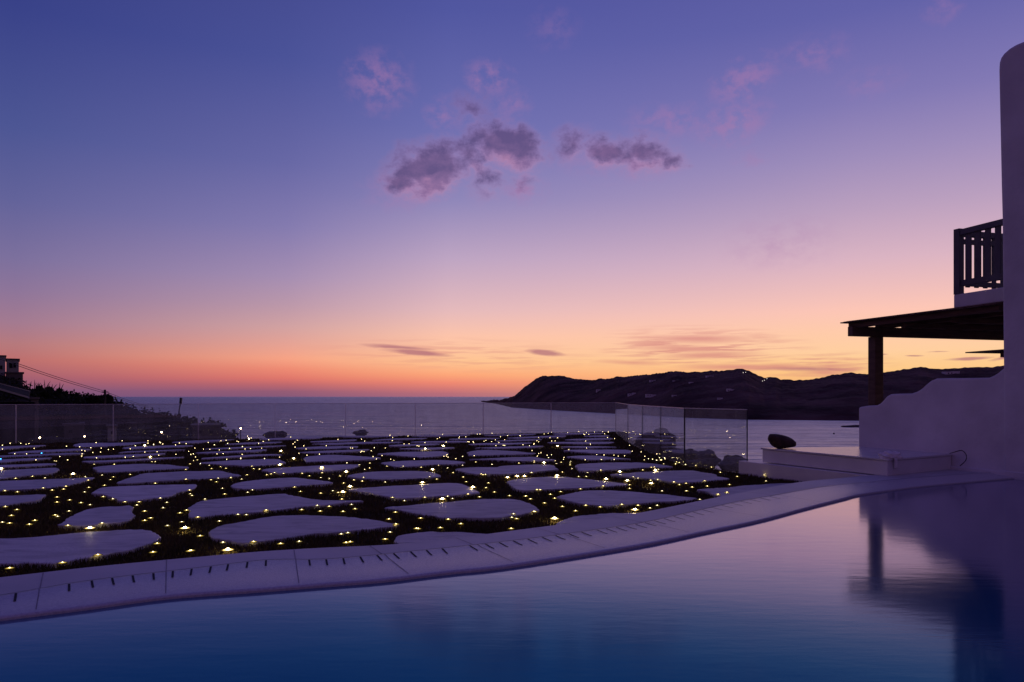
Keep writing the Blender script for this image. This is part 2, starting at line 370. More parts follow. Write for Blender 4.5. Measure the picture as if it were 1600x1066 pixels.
SKY = {
 'left': [(0, (112, 80, 122)), (.45, (130, 86, 120)), (1.2, (160, 94, 112)), (2.4, (188, 111, 110)), (3.4, (182, 121, 124)), (4.8, (163, 122, 144)), (6.8, (142, 117, 153)), (8.9, (124, 112, 157)), (12.5, (99, 99, 154)), (16.9, (77, 86, 148)), (23.8, (57, 66, 136)), (36, (50, 54, 120)), (90, (58, 50, 124))],
 'midleft': [(0, (128, 88, 122)), (.4, (148, 92, 117)), (.9, (190, 104, 110)), (1.37, (223, 118, 107)), (2.1, (239, 140, 116)), (2.84, (247, 163, 133)), (5.2, (210, 162, 162)), (6.8, (188, 152, 170)), (8.9, (165, 142, 178)), (12.5, (132, 123, 175)), (16.9, (104, 104, 165)), (23.8, (75, 83, 152)), (36, (60, 62, 132)), (90, (58, 50, 124))],
 'mid': [(0, (168, 106, 126)), (.25, (184, 110, 122)), (.6, (210, 120, 117)), (1.1, (240, 137, 114)), (1.7, (253, 166, 121)), (2.74, (255, 196, 146)), (4.7, (253, 196, 170)), (6.7, (229, 186, 188)), (10.6, (190, 165, 195)), (15, (142, 134, 185)), (20, (109, 111, 176)), (27.7, (81, 87, 160)), (40, (68, 66, 140)), (90, (58, 50, 124))],
 'right': [(0, (232, 150, 110)), (.5, (246, 178, 116)), (1.6, (253, 200, 132)), (2.5, (254, 204, 146)), (3.2, (255, 207, 160)), (4.6, (255, 203, 170)), (6.1, (253, 198, 182)), (9.6, (219, 180, 195)), (13, (187, 160, 191)), (16.5, (158, 141, 187)), (20, (130, 121, 180)), (25.5, (98, 98, 168)), (40, (74, 70, 146)), (90, (58, 50, 124))],
 'back': [(0, (92, 62, 90)), (6, (112, 76, 106)), (15, (100, 72, 112)), (30, (72, 58, 114)), (90, (58, 50, 124))],
}
PUFFS = [(672, 264, 92, 54, -12, 1.5), (636, 278, 50, 38, 0, 1.1), (792, 226, 88, 42, 18, 1.5), (738, 244, 60, 38, 0, .95), (757, 278, 46, 48, 8, .55), (738, 168, 54, 36, 24, .55), (897, 226, 46, 36, 0, .85), (945, 238, 76, 32, 10, 1.0), (1006, 240, 76, 36, 12, 1.05), (1047, 256, 42, 22, 10, .9), (816, 290, 40, 28, 0, .5)]
WISPS = [(592, 127, 66, 52, 0, .8), (764, 123, 50, 30, 6, .85), (1160, 128, 70, 38, -18, .85), (1145, 192, 74, 38, -8, .85), (1050, 190, 90, 32, 4, .6), (820, 296, 44, 30, 0, .7), (692, 180, 36, 32, 0, .6), (800, 165, 40, 30, 0, .5), (1275, 85, 70, 30, 0, .5), (1475, 14, 44, 26, 0, .5), (1220, 380, 110, 50, 0, .4), (1360, 130, 60, 28, 0, .35), (1180, 245, 44, 16, 0, .45), (865, 45, 50, 34, 0, .25), (620, 300, 70, 40, 0, .45), (960, 255, 120, 36, 6, .45)]
STREAKS = [(1085, 530, 110, 9, 2, .8), (1070, 545, 100, 8, 3, .8), (1110, 555, 90, 8, -1, .8), (1180, 574, 150, 7, 1, .95), (1300, 572, 70, 6, 0, .7), (1290, 582, 60, 7, 2, .8), (985, 566, 70, 5, 2, .6)]
STREAK_AREA = [(1090, 545, 190, 40, 2, 1), (1290, 572, 120, 26, 0, .9), (730, 555, 260, 30, 2, .45)]
DARK_STREAKS = [(620, 543, 66, 4, 3, .7), (650, 551, 60, 5, 4, .85), (850, 551, 36, 5, 6, .9), (1515, 561, 44, 3.5, -1, .9), (1430, 556, 18, 1.6, 0, .7), (1465, 549, 14, 1.5, 0, .5), (1570, 560, 20, 4, -14, .6), (1380, 554, 12, 2, 0, .6), (1260, 577, 90, 4, 1, .5)]
build_world()

# ------------------------------------------------------------------ pool: coping and water
ZL = -0.03; ZW = -0.056
inner = [P(x, y + .5, ZW) for x, y in [(-420, 1040), (-150, 992), (0, 970.5), (130, 954), (262, 936.5), (400, 926), (520, 916.5), (600, 910), (700, 898), (800, 887), (1000, 855), (1100, 834), (1187, 815.5), (1260, 796), (1319, 781), (1345, 774.5), (1400, 766.5), (1450, 760.5), (1600, 747), (1720, 740)]]
slotl = [P(x, y, 0) for x, y in [(-500, 1000), (-150, 950), (0, 932), (115, 912), (210, 900), (300, 890), (415, 876), (510, 875), (640, 863), (800, 846), (900, 833), (1000, 818.5), (1075, 802), (1150, 785), (1206, 775.5), (1262, 765.5), (1300, 760), (1400, 750), (1500, 742), (1640, 735)]]
outer = [P(x, y, 0) for x, y in [(-520, 960), (-150, 919), (0, 902), (150, 885), (300, 871), (400, 862), (500, 856), (622, 850), (700, 842), (800, 829), (900, 816), (1000, 801), (1060, 789), (1145, 772), (1200, 761.5), (1255, 752.5), (1320, 746.5), (1392, 739.5), (1450, 735), (1500, 731), (1660, 725)]]
inner_c, slot_c, outer_c = cat_open(inner, 8), cat_open(slotl, 8), cat_open(outer, 8)
def hit(o, d, line):
    best = None
    for a, b in zip(line, line[1:]):
        ex, ey = b.x - a.x, b.y - a.y; den = d.x * ey - d.y * ex
        if abs(den) < 1e-9: continue
        wx, wy = a.x - o.x, a.y - o.y
        t = (wx * ey - wy * ex) / den; u = (wx * d.y - wy * d.x) / den
        if -1e-6 <= u <= 1 + 1e-6 and t > 0 and (best is None or t < best): best = t
    return best
stations = []
for i, p in enumerate(inner_c):
    a, b = inner_c[max(i - 3, 0)], inner_c[min(i + 3, len(inner_c) - 1)]
    tx = (b - a).normalized(); nrm = Vector((-tx.y, tx.x, 0))
    ts, to = hit(p, nrm, slot_c), hit(p, nrm, outer_c)
    if ts is None or to is None: continue
    stations.append((Vector((p.x, p.y, 0)), nrm, ts, max(to, ts + .12)))
# smooth the widths
for _ in range(3):
    stations = [stations[0]] + [(s[0], s[1], (a[2] + 2 * s[2] + b[2]) / 4, (a[3] + 2 * s[3] + b[3]) / 4) for a, s, b in zip(stations, stations[1:], stations[2:])] + [stations[-1]]
def sect(st):
    p, n, ts, to = st
    w = [(0, -.25), (0, -.044), (.007, -.034), (.025, ZL), (ts * .35, -.020), (ts * .8, -.006), (ts - .035, .004), (ts - .004, .008), (ts + .008, .006), (ts + .013, -.006), ((ts + to) / 2, -.002), (to - .006, 0), (to, -.006), (to, -.40)]
    return [Vector((p.x + n.x * a, p.y + n.y * a, z)) for a, z in w]
bm = bmesh.new(); rows = [[bm.verts.new(v) for v in sect(s)] for s in stations]
for a, b in zip(rows, rows[1:]):
    for k in range(len(a) - 1):
        f = bm.faces.new((a[k], a[k + 1], b[k + 1], b[k])); f.material_index = 0 if k < 8 else 1; f.smooth = k in (1, 2, 3, 4, 5, 6)
# drain slots laid on as dark strips painting their shaded depth, plus joints
def surf_pt(st, a, lift):
    s = sect(st); p, n, ts, to = st
    ws = [0, 0, .007, .025, ts * .35, ts * .8, ts - .035, ts - .004, ts + .012, ts + .016, (ts + to) / 2, to - .006]
    zs = [v.z for v in s[:12]]
    z = float(np.interp(a, ws[1:], zs[1:]))
    return Vector((p.x + n.x * a, p.y + n.y * a, z + lift))
def st_at(px_x):
    """station whose slot line crosses this column"""
    best = min(range(len(stations) - 1), key=lambda i: abs(CX + F * (stations[i][0].x + stations[i][1].x * stations[i][2]) / (stations[i][0].y + stations[i][1].y * stations[i][2]) - px_x))
    cands = []
    for i in (best - 1, best):
        if i < 0: continue
        for k in range(21):
            t = k / 20; A, B = stations[i], stations[i + 1]
            s = (A[0].lerp(B[0], t), A[1].lerp(B[1], t).normalized(), A[2] + (B[2] - A[2]) * t, A[3] + (B[3] - A[3]) * t)
            q = s[0] + s[1] * s[2]; cands.append((abs(CX + F * q.x / q.y - px_x), s))
    return min(cands, key=lambda c: c[0])[1]
def strip(st, a0, a1, w, mi, lift=.0025, n=4):
    tn = Vector((st[1].y, -st[1].x, 0)) * w / 2
    pr = None
    for k in range(n + 1):
        q = surf_pt(st, a0 + (a1 - a0) * k / n, lift); cur = (bm.verts.new(q - tn), bm.verts.new(q + tn))
        if pr: f = bm.faces.new((pr[0], pr[1], cur[1], cur[0])); f.material_index = mi
        pr = cur
slots_x = [25, 108, 143, 175, 207, 240, 270, 300, 330, 357, 387, 416, 483, 509, 536, 562, 588, 614, 640, 665, 690, 732, 756, 778, 800, 823, 845, 866, 886, 906] + list(range(930, 1215, 15))
for x in slots_x:
    s = st_at(x); strip(s, s[2] - .155, s[2] - .02, (.014 if x < 930 else .012), 2)
pr = None
for k, st_ in enumerate(stations):
    cur = (bm.verts.new(surf_pt(st_, st_[2] - .012, .0022)), bm.verts.new(surf_pt(st_, st_[2] - .004, .0022)))
    if pr: f = bm.faces.new((pr[0], pr[1], cur[1], cur[0])); f.material_index = 3
    pr = cur
for x in (62, 260, 462, 600, 745, 880, 1010, 1110, 1215, 1330):
    s = st_at(x); strip(s, .05, s[2] - .01, .006, 3, n=6); strip(s, s[2] + .03, s[3] - .01, .006, 3)
coping = obj('pool_coping', bm, [M['coping_rough'], M['coping_flat'], M['slot'], M['joint']])
tag(coping, 'pale curved stone coping with short drain slots round the pool', kind='structure')
# water
bm = bmesh.new()
wp = [Vector((s[0].x + s[1].x * .0, s[0].y + s[1].y * .0, ZW)) for s in stations]
wp = [Vector((-14, -7, ZW)), Vector((-14, wp[0].y, ZW))] + wp + [Vector((18, wp[-1].y, ZW)), Vector((18, -7, ZW))]
bm.faces.new([bm.verts.new(v) for v in wp]); bmesh.ops.triangulate(bm, faces=bm.faces[:])
tag(obj('pool_water', bm, M['pool']), 'still dark blue pool water reflecting the dusk sky', kind='structure')

# ------------------------------------------------------------------ glass fence
GB, GT = -0.27, .96
fx = [(-330, 698.3), (-150, 694.9), (25, 691.5), (177, 688.6), (310, 686.1), (430, 683.8), (540, 681.7), (649, 679.6), (755, 677.6), (861, 675.6), (962, 673.7), (981, 690), (1003.5, 700), (1032, 711), (1069.5, 725), (1168, 738)]
fpts = [P(x, y, LAWN) for x, y in fx]
# the long side is one straight run
A0, A1 = fpts[2], fpts[10]
for i in range(0, 11):
    r = (fx[i][0] - CX) / F; d = A1 - A0
    t = (r * A0.y - A0.x) / (d.x - r * d.y); fpts[i] = Vector((A0.x + d.x * t, A0.y + d.y * t, LAWN))
names = {1: 'leftmost glass fence panel, cut off by the edge of the picture'}
for i in range(1, len(fpts) - 1):
    a, b = fpts[i].copy(), fpts[i + 1].copy(); d = (b - a).normalized(); n = Vector((-d.y, d.x, 0)) * .0105
    a += d * .007; b -= d * .007
    root = empty('glass_panel', (a + b) / 2)
    idx = i
    if i == 14: lab = 'last clear glass fence panel, nearest the white bench, turned outward'
    elif i >= 10: lab = 'clear glass fence panel on the side run, %s after the corner' % ordw(i - 9)
    elif i == 1: lab = names[1]
    else: lab = '%s clear glass fence panel from the left along the lawn back edge' % ordw(i)
    tag(root, lab, 'glass panel', 'frameless glass panels fencing the lawn')
    bm = bmesh.new()
    fs = prism(bm, [a - n, b - n, b + n, a + n], GB, GT)
    for f in fs: f.material_index = 0
    fs[1].material_index = 1
    fs[3].material_index = fs[5].material_index = 1
    n3 = n * 1.12  # proud polished strips; edge highlights painted as pale colour
    for q0, q1, z0_, z1_ in ((a, b, GT - .012, GT + .002), (a - d * .001, a + d * .006, GB, GT - .0125), (b - d * .006, b + d * .001, GB, GT - .0125)):
        for f in prism(bm, [q0 - n3, q1 - n3, q1 + n3, q0 + n3], z0_, z1_): f.material_index = 2 if z1_ > GT else 1
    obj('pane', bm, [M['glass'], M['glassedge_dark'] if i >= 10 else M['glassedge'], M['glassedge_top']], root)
    bm = bmesh.new(); n2 = n * 3
    prism(bm, [a - n2, b - n2, b + n2, a + n2], GB - .06, GB + .008)
    obj('base_channel', bm, M['metal'], root)

# ------------------------------------------------------------------ lawn: soil, slabs, grass, lights
lawn_poly = [fpts[0] + Vector((-8, -3, 0))] + fpts[:] + [Vector((5.6, 11.6, 0))] + [s[0] + s[1] * (s[3] - .02) for s in reversed(stations) if (s[0] + s[1] * s[3]).y < 11.0] 
bm = bmesh.new(); bm.faces.new([bm.verts.new((p.x, p.y, LAWN - .05)) for p in lawn_poly]); bmesh.ops.triangulate(bm, faces=bm.faces[:])
tag(obj('lawn_soil', bm, M['soil']), 'dark soil under the lawn between the slabs', kind='structure')

SLABS = [
 [(-40,845),(0,842),(56,839),(112,833),(169,829),(206,827),(229,828),(242,832),(250,840),(242,845),(225,851),(206,857),(169,865),(131,871),(90,879),(37,880),(0,879),(-60,880),(-80,860)],
 [(92,820),(101,815),(104,810),(120,802),(135,796),(159,792),(187,791),(203,791),(207,802),(208,808),(197,814),(169,818),(131,821),(105,821)],
 [(-40,777),(0,774.5),(40,773.5),(68,773),(70,777),(64,780.5),(45,784),(0,790),(-40,793)],
 [(143,771),(150,767),(156,763),(187,760.5),(244,758),(290,757),(306,757),(308,760),(296,765),(277,769),(266,774),(248,777),(210,781),(188,781),(170,775),(157,773)],
 [(182,755),(191,751),(200,748),(212,744),(225,740.5),(262,738),(312,736),(341,735.4),(362,739),(376,742.5),(350,745),(300,748.5),(250,751.5),(212,754.5),(195,755.8)],
 [(-50,754),(0,752),(56,750),(112,747.5),(150,745.5),(131,751.6),(105,758),(75,762),(37,764),(0,766),(-50,768)],
 [(-30,737),(0,735),(50,732.5),(87,731),(91,735),(75,740),(50,742.5),(19,745),(0,748),(-30,750)],
 [(-30,728),(0,727),(37,725.6),(75,724),(89,724.7),(62,727.5),(25,729.4),(0,730.4),(-30,731)],
 [(-30,719),(0,718),(37,716.5),(80,715.3),(50,718.7),(25,720.6),(0,722.7),(-30,724)],
 [(-20,713),(0,712),(37,710.4),(87,708.6),(119,707.6),(132,708.5),(100,710.4),(50,712.3),(12,714),(-20,715)],
 [(12,708),(25,705.6),(62,703.5),(112,701.5),(137,701.5),(141,702.7),(112,704.7),(62,706.9),(25,708.1)],
 [(-20,699),(0,697.7),(37,696.5),(71,695.6),(60,697.5),(37,699),(12,701.2),(0,702.5),(-20,704)],
 [(116,695),(125,693),(137,692.5),(170,692),(200,691.6),(230,690.4),(215,693),(200,695),(162,697),(125,698),(116,697)],
 [(193,700),(200,698.5),(237,697),(287,695.6),(302,696.3),(275,698.5),(225,700.6),(200,701.5)],
 [(133,714),(160,712.3),(200,710.4),(250,708.1),(258,708.2),(240,711),(200,713.6),(160,715.4),(135,715.8)],
 [(185,707.5),(200,705.2),(237,703.8),(290,702.3),(265,704.2),(230,706),(200,707),(188,707.8)],
 [(131,720.5),(160,719.5),(200,717.8),(250,715.3),(287,714),(270,716.2),(230,718.6),(200,720.3),(165,722),(135,722)],
 [(145,731),(162,728.7),(180,727),(200,725.9),(231,725),(262,726),(281,727.5),(297,730),(280,731.5),(262,732.7),(230,734.5),(200,736.3),(170,738),(156,738),(150,735)],
 [(314,722.5),(350,720),(400,717.8),(434,717.5),(440,720),(446,722.8),(425,726),(400,727.8),(375,727),(350,726),(325,724.4)],
 [(316,716),(350,713.3),(400,710.1),(441,710),(430,711.3),(400,712.6),(362,714.7),(325,716.6)],
 [(305,707.5),(325,706.1),(365,704.5),(400,702.8),(412,702),(417,703),(400,705.8),(362,707.2),(325,708.2)],
 [(320,701),(360,699),(400,697.6),(446,696.1),(430,697.8),(400,699.3),(350,701.2)],
 [(351,694.4),(375,692.3),(400,691),(441,690.2),(425,692.5),(400,693.4),(370,694.6)],
 [(270,690.6),(300,688.6),(335,687.4),(366,686.7),(337,689.6),(300,692.2),(277,692)],
 [(407,685.3),(450,683.8),(500,682.8),(497,685),(450,686.7),(425,687.2),(410,686.4)],
 [(487,689.5),(520,688),(556,687.1),(550,689),(520,690.3),(490,690.7)],
 [(487,694),(520,692.3),(560,690.8),(600,690.3),(630,690.5),(600,692.6),(560,693.5),(520,694.7)],
 [(608,696),(637,694.2),(680,692.8),(685,694.4),(650,696.3),(618,697.3)],
 [(462,700.6),(487,698.5),(525,697.3),(557,696.8),(556,699),(525,700.9),(475,701.7)],
 [(470,706.3),(512,704.1),(550,702.8),(577,702.3),(562,705),(512,707.4),(475,707.3)],
 [(475,715),(487,712.3),(519,710.6),(550,712.3),(575,714),(596,715.6),(575,718),(537,719.8),(500,720.7),(479,721.3),(476,718.8)],
 [(410,733.8),(425,731.3),(462,729.4),(512,726.9),(556,725.9),(560,727),(552,731.3),(525,735),(487,737),(450,739),(431,738.8),(419,736.3)],
 [(361,758.4),(374,753.8),(411,749),(458,746.3),(477,748),(520,753.8),(486,757.5),(430,762),(392,764),(366,762)],
 [(295,795),(304,785.6),(323,781),(374,776),(439,771.6),(452,773.4),(477,778),(505,782),(567,782.8),(542,785.6),(486,791),(411,798.8),(336,805.3),(297,807)],
 [(327,832.5),(346,821),(383,814.7),(426,807),(486,805.3),(533,806.6),(561,809),(580,811.5),(617,818.4),(618,821),(580,826),(530,831),(477,836),(421,844.7),(383,848.4),(355,844.7),(338,840)],
 [(544,743.4),(568,738.8),(606,736.5),(662,736),(690,742.5),(671,745.3),(615,748.5),(568,747.8),(551,746)],
 [(546,764),(596,760.3),(652,757.5),(699,754.7),(722,756.6),(739,764),(748,769.7),(727,772.5),(671,776),(624,778),(602,774.4),(577,769.7),(559,767)],
 [(600,792),(634,789.4),(681,785.6),(746,780.4),(793,780),(815,783),(832,789),(841,796),(837,799),(815,803.5),(790,807),(774,809),(718,809),(686,808),(652,802.5),(630,797),(611,795)],
 [(622,851),(618,844),(628,837),(652,832.5),(690,831),(727,832.5),(765,834),(800,831),(812,832),(790,840),(700,854),(640,862)],
 [(868,822),(879,813),(903,806.6),(931,803.8),(959,802),(990,801),(1000,804),(990,812),(930,822),(880,830)],
 [(792,753),(805,749.5),(837,746),(880,745),(897,746.5),(950,752),(982,756),(960,758.8),(912,761.6),(856,764.4),(820,766),(806,763.5),(797,758)],
 [(871,776.6),(894,771),(916,766.6),(969,767),(1025,771),(1091,777.5),(1062,781),(1006,785),(950,790),(922,788.8),(897,785),(879,780)],
 [(953,742),(980,739.5),(1000,738),(1050,735.6),(1081,735),(1100,738),(1119,741),(1121,744),(1140,747.5),(1112,750.6),(1069,753.5),(1050,753),(1025,749.4),(1000,747),(975,744.5)],
 [(1090,765),(1131,762.5),(1159,759.5),(1187,757),(1234,755),(1246,758),(1200,770),(1160,778),(1120,774),(1105,768)],
 [(899,727.5),(912,725),(950,723),(987,722.5),(1000,722.5),(1025,724.4),(1052,728.8),(1025,730),(1000,730.6),(962,733.8),(925,735.6),(906,735.6),(902,731)],
 [(711,733.5),(725,731),(750,729.8),(776,730.2),(784,728),(815,726.5),(845,726),(863,727),(867,730),(872,733),(850,735.5),(812,739),(780,740.4),(750,740.6),(737,739.5),(722,736.5)],
 [(596,723),(612,721),(650,719.4),(681,718.8),(706,720),(727,722.5),(712,725),(675,726.5),(637,728.8),(619,729),(606,726.3)],
 [(590,709.5),(625,706.5),(662,705.6),(690,705),(699,706.9),(700,710),(687,712.3),(660,714.4),(637,712.8),(612,711.2)],
 [(730,706.9),(744,704),(762,703),(800,704.8),(825,706.9),(837,708),(825,709.4),(800,710.2),(762,711.3),(735,711.5),(732,708.8)],
 [(735,717),(762,716),(800,714.4),(831,714.4),(850,716.9),(867,718.8),(850,720),(825,720.6),(800,720),(762,718.2)],
 [(625,701),(662,699.8),(700,698.8),(711,699.4),(687,701.8),(650,702.5)],
 [(882,704.4),(900,703),(950,702.5),(981,703),(985,706.9),(975,708),(937,708.5),(912,706.9)],
 [(884,713.8),(912,711.9),(937,712.5),(975,716.3),(985,717),(962,717.8),(925,718.5),(906,716.3)],
 [(876,698.5),(906,697.3),(950,697.5),(962,698.5),(925,699.8),(900,699.7)],
 [(856,691.5),(900,690.4),(956,690.4),(950,692.8),(912,693.7),(875,693)],
 [(742,699.6),(770,698.4),(800,697.8),(831,697.1),(850,697.3),(831,699.6),(800,700.4),(770,700.6)],
 [(733,694),(762,692.4),(800,692),(831,691.6),(815,693.8),(780,694.8),(745,695)],
 [(775,688.7),(800,687.4),(846,686.2),(830,688.2),(800,689.2),(780,689.5)],
 [(885,686.5),(920,685.1),(955,684.8),(950,686.9),(915,688),(890,687.8)],
 [(795,683.8),(840,681.8),(883,680.8),(875,682.8),(840,684),(805,684.8)],
 [(912,681.4),(935,680.4),(950,680.4),(948,682.2),(925,682.5)],
 [(866,677.8),(900,676.6),(941,676.1),(938,677.6),(900,678.6),(870,679)],
 [(757,680),(800,678.8),(836,677.6),(830,679.2),(800,680.3),(770,681)],
 [(646,681.3),(690,679.8),(732,679),(725,680.7),(690,681.8),(655,682.2)],
 [(702,686),(740,684.6),(780,684.2),(770,685.8),(740,686.7),(710,687)],
 [(530,682.3),(560,681.2),(600,681),(622,680.6),(610,682.2),(570,683.4),(540,683.2)],
 [(583,687.8),(610,685.6),(640,684.6),(668,684.3),(655,686),(620,687.3),(590,688.2)],
 [(645,690.5),(680,689.4),(730,688.8),(725,690.6),(690,691.3),(650,691.7)],
]
seams = [25, 177, 310, 430, 540, 649, 755, 861, 962]
def column(x):
    return 1 + sum(x > s for s in seams)
def ctr(poly): return (sum(p[0] for p in poly) / len(poly), sum(p[1] for p in poly) / len(poly))
cols = {}
for i, s in enumerate(SLABS): cols.setdefault(column(max(ctr(s)[0], 1)), []).append(i)
sref = {}
for c, ids in cols.items():
    for k, i in enumerate(sorted(ids, key=lambda i: ctr(SLABS[i])[1])):
        where = 'below %s glass panel' % ordw(c) if c < 10 else 'beside side glass run'
        sref[i] = '%s slab from fence %s' % (ordw(k + 1), where)
slab_out = []
for i, s in enumerate(SLABS):
    pts = [P(x, y, LAWN) for x, y in s]
    pts = cat_closed(pts, 8)
    pts = [p + Vector((noise.noise((p.x * 3.1, p.y * 3.1, i)) * .035, noise.noise((p.x * 3.1, p.y * 3.1, i + 50)) * .05, 0)) + Vector((noise.noise((p.x * 11, p.y * 11, i + 9)) * .022, noise.noise((p.x * 11, p.y * 11, i + 70)) * .04, 0)) for p in pts]
    slab_out.append(np.array([(p.x, p.y) for p in pts]))
    bm = bmesh.new(); c = sum(pts, Vector()) / len(pts); c.z = LAWN
    tilt = (random.uniform(-.009, .009), random.uniform(-.009, .009))
    lo = [bm.verts.new((p.x - c.x, p.y - c.y, -.06)) for p in pts]; md = [bm.verts.new((p.x - c.x, p.y - c.y, -.008 + (p.x - c.x) * tilt[0])) for p in pts]
    hi = [bm.verts.new(((p.x - c.x) * .988, (p.y - c.y) * .988, (p.x - c.x) * tilt[0])) for p in pts]
    n = len(pts)
    for k in range(n):
        j = (k + 1) % n; bm.faces.new((lo[k], lo[j], md[j], md[k])); bm.faces.new((md[k], md[j], hi[j], hi[k]))
    top = bm.faces.new(hi); bmesh.ops.triangulate(bm, faces=[top])
    o = obj('paving_slab', bm, M['stone']); o.location = c
    area = abs(sum(a.x * b.y - b.x * a.y for a, b in zip(pts, pts[1:] + pts[:1]))) / 2
    adj = 'broad pale' if area > 2.4 else ('small pale' if area < 1.1 else 'pale')
    tag(o, '%s flat stone, the %s' % (adj, sref[i]), 'paving slab', 'irregular stone slabs set in the lawn', 'thing')

def inside(poly, x, y):
    r = np.zeros(len(x), bool); n = len(poly); j = n - 1
    for i in range(n):
        xi, yi = poly[i]; xj, yj = poly[j]
        if yi != yj:
            r ^= ((yi > y) != (yj > y)) & (x < (xj - xi) * (y - yi) / (yj - yi) + xi)
        j = i
    return r
lawn_np = np.array([(p.x, p.y) for p in lawn_poly])
def grass_points(n_try, y0, y1):
    y = rng.uniform(y0, y1, n_try); x = rng.uniform(-1.0, .42, n_try) * y
    keep = inside(lawn_np, x, y)
    x, y = x[keep], y[keep]
    bad = np.zeros(len(x), bool)
    for s in slab_out:
        bb = (x > s[:, 0].min()) & (x < s[:, 0].max()) & (y > s[:, 1].min()) & (y < s[:, 1].max()); ids = np.where(bb)[0]
        if len(ids): bad[ids] |= inside(s, x[ids], y[ids])
    return x[~bad], y[~bad]
gx, gy = [], []
for y0, y1, dens in ((5.4, 8, 2600), (8, 10, 2000), (10, 13, 1200), (13, 18, 600), (18, 24, 340), (24, 31.5, 220)):
    x, y = grass_points(int((y1 - y0) * (y0 + y1) / 2 * 1.42 * dens), y0, y1); gx.append(x); gy.append(y)
gx = np.concatenate(gx); gy = np.concatenate(gy); n = len(gx)
ang = rng.uniform(0, 2 * np.pi, n); w = rng.uniform(.005, .010, n) * np.clip(gy / 9, 1, 2.6); h = rng.uniform(.042, .062, n); lean = rng.uniform(.0, .045, n); la = rng.uniform(0, 2 * np.pi, n)
vx = np.empty((n * 3, 3)); z0 = LAWN - .05
vx[0::3] = np.c_[gx - np.cos(ang) * w, gy - np.sin(ang) * w, np.full(n, z0)]
vx[1::3] = np.c_[gx + np.cos(ang) * w, gy + np.sin(ang) * w, np.full(n, z0)]
vx[2::3] = np.c_[gx + np.cos(la) * lean, gy + np.sin(la) * lean, z0 + h + .014 * np.sin(gx * 5.1) * np.cos(gy * 4.3)]
me = bpy.data.meshes.new('lawn_grass'); me.vertices.add(n * 3); me.vertices.foreach_set('co', vx.ravel())
me.loops.add(n * 3); me.loops.foreach_set('vertex_index', np.arange(n * 3, dtype=np.int32))
me.polygons.add(n); me.polygons.foreach_set('loop_start', np.arange(0, n * 3, 3, dtype=np.int32)); me.polygons.foreach_set('loop_total', np.full(n, 3, dtype=np.int32))
me.update(calc_edges=True)
tag(link('lawn_grass', me, M['grass']), 'dark short grass growing in strips between the slabs', 'grass', kind='stuff')

# lawn lights ------------------------------------------------------
LZ = LAWN + .008
def conv(lst, ox, oy, k): return [(ox + a / k, oy + b / k) for a, b in lst]
small = conv([(80,790),(520,745),(815,680),(1275,657),(1580,647),(1310,585),(1395,437),(1515,405),(1500,330),(1555,307),(1255,372),(1205,315),(1205,393),(565,435),(850,415),(245,425),(80,415),(20,408),(95,352),(45,278),(140,303),(290,393),(460,348),(480,360),(575,315),(475,240),(475,198),(580,222),(675,245),(750,262),(860,195),(940,213),(1040,238),(1160,238),(1140,265),(1335,207),(1360,288),(1390,243),(705,155),(740,118),(530,132),(550,108),(435,140),(360,122),(40,145),(145,155),(870,100),(735,57),(920,53),(945,30),(850,15),(710,28),(375,38),(270,26),(130,42),(1295,83),(1550,50),(1085,10),(1580,140),(1585,172),(1600,185)], 0, 740, 5.333)
small += conv([(175,628),(100,750),(365,683),(620,677),(845,693),(1000,675),(1350,613),(1405,603),(1425,678),(1390,684),(335,505),(155,472),(490,450),(560,452),(725,413),(1020,410),(1150,375),(1250,383),(1175,422),(1365,425),(1465,403),(1435,367),(215,322),(380,280),(570,265),(610,245),(960,222),(1010,258),(1180,273),(1325,267),(1355,322),(1280,252),(1370,188),(1340,130),(1455,162),(1525,172),(1180,142),(1250,150),(1085,128),(1025,108),(1190,102),(870,107),(795,100),(765,112),(730,120),(565,118),(520,155),(430,143),(310,178),(265,160),(325,147),(270,68),(250,40),(345,52),(390,65),(55,75),(55,157),(605,47),(620,68),(670,72),(360,232),(90,28)], 280, 720, 5.333)
small += conv([(415,430),(360,488),(420,530),(605,568),(590,566),(790,560),(370,597),(330,655),(960,527),(855,490),(625,480),(490,335),(390,308),(660,307),(850,298),(890,318),(1020,280),(1115,303),(1240,263),(1170,227),(1190,187),(1005,177),(980,137),(895,102),(850,62),(760,155),(700,135),(330,180),(140,172),(70,162),(150,140),(10,100),(1145,118),(1165,116),(1130,112),(1550,100),(1500,297),(1540,320),(1365,293),(1400,443),(1385,475),(1425,485),(1380,567),(1570,425),(1085,12),(975,40),(775,40),(630,57),(480,47),(345,48),(200,62),(160,75),(115,35)], 540, 720, 5.333)
small += conv([(190,480),(420,437),(530,473),(270,407),(155,373),(115,348),(320,335),(355,368),(405,313),(235,297),(208,297),(735,440),(915,420),(1050,427),(615,427),(1150,450),(1210,428),(1565,378),(980,287),(980,255),(760,265),(1220,127),(1160,110),(1185,108),(1090,132),(1010,190),(1050,200),(1155,218),(1215,213),(1250,307),(1350,232),(1395,255),(1450,243),(1500,275),(1455,307),(555,188),(620,187),(630,153),(740,133),(500,122),(485,90),(490,60),(410,68),(370,78),(430,42),(420,150),(160,155),(885,15),(745,43),(610,45),(210,15),(185,58),(570,290)], 800, 710, 5.333)
small += conv([(650,388),(725,371),(560,320),(745,307),(435,328),(385,360),(280,285),(540,275),(810,240),(670,205),(595,162),(465,150),(305,118),(295,133),(140,50),(170,100),(1035,228),(1050,278),(40,70),(70,90),(205,82)], 1000, 700, 5.333)
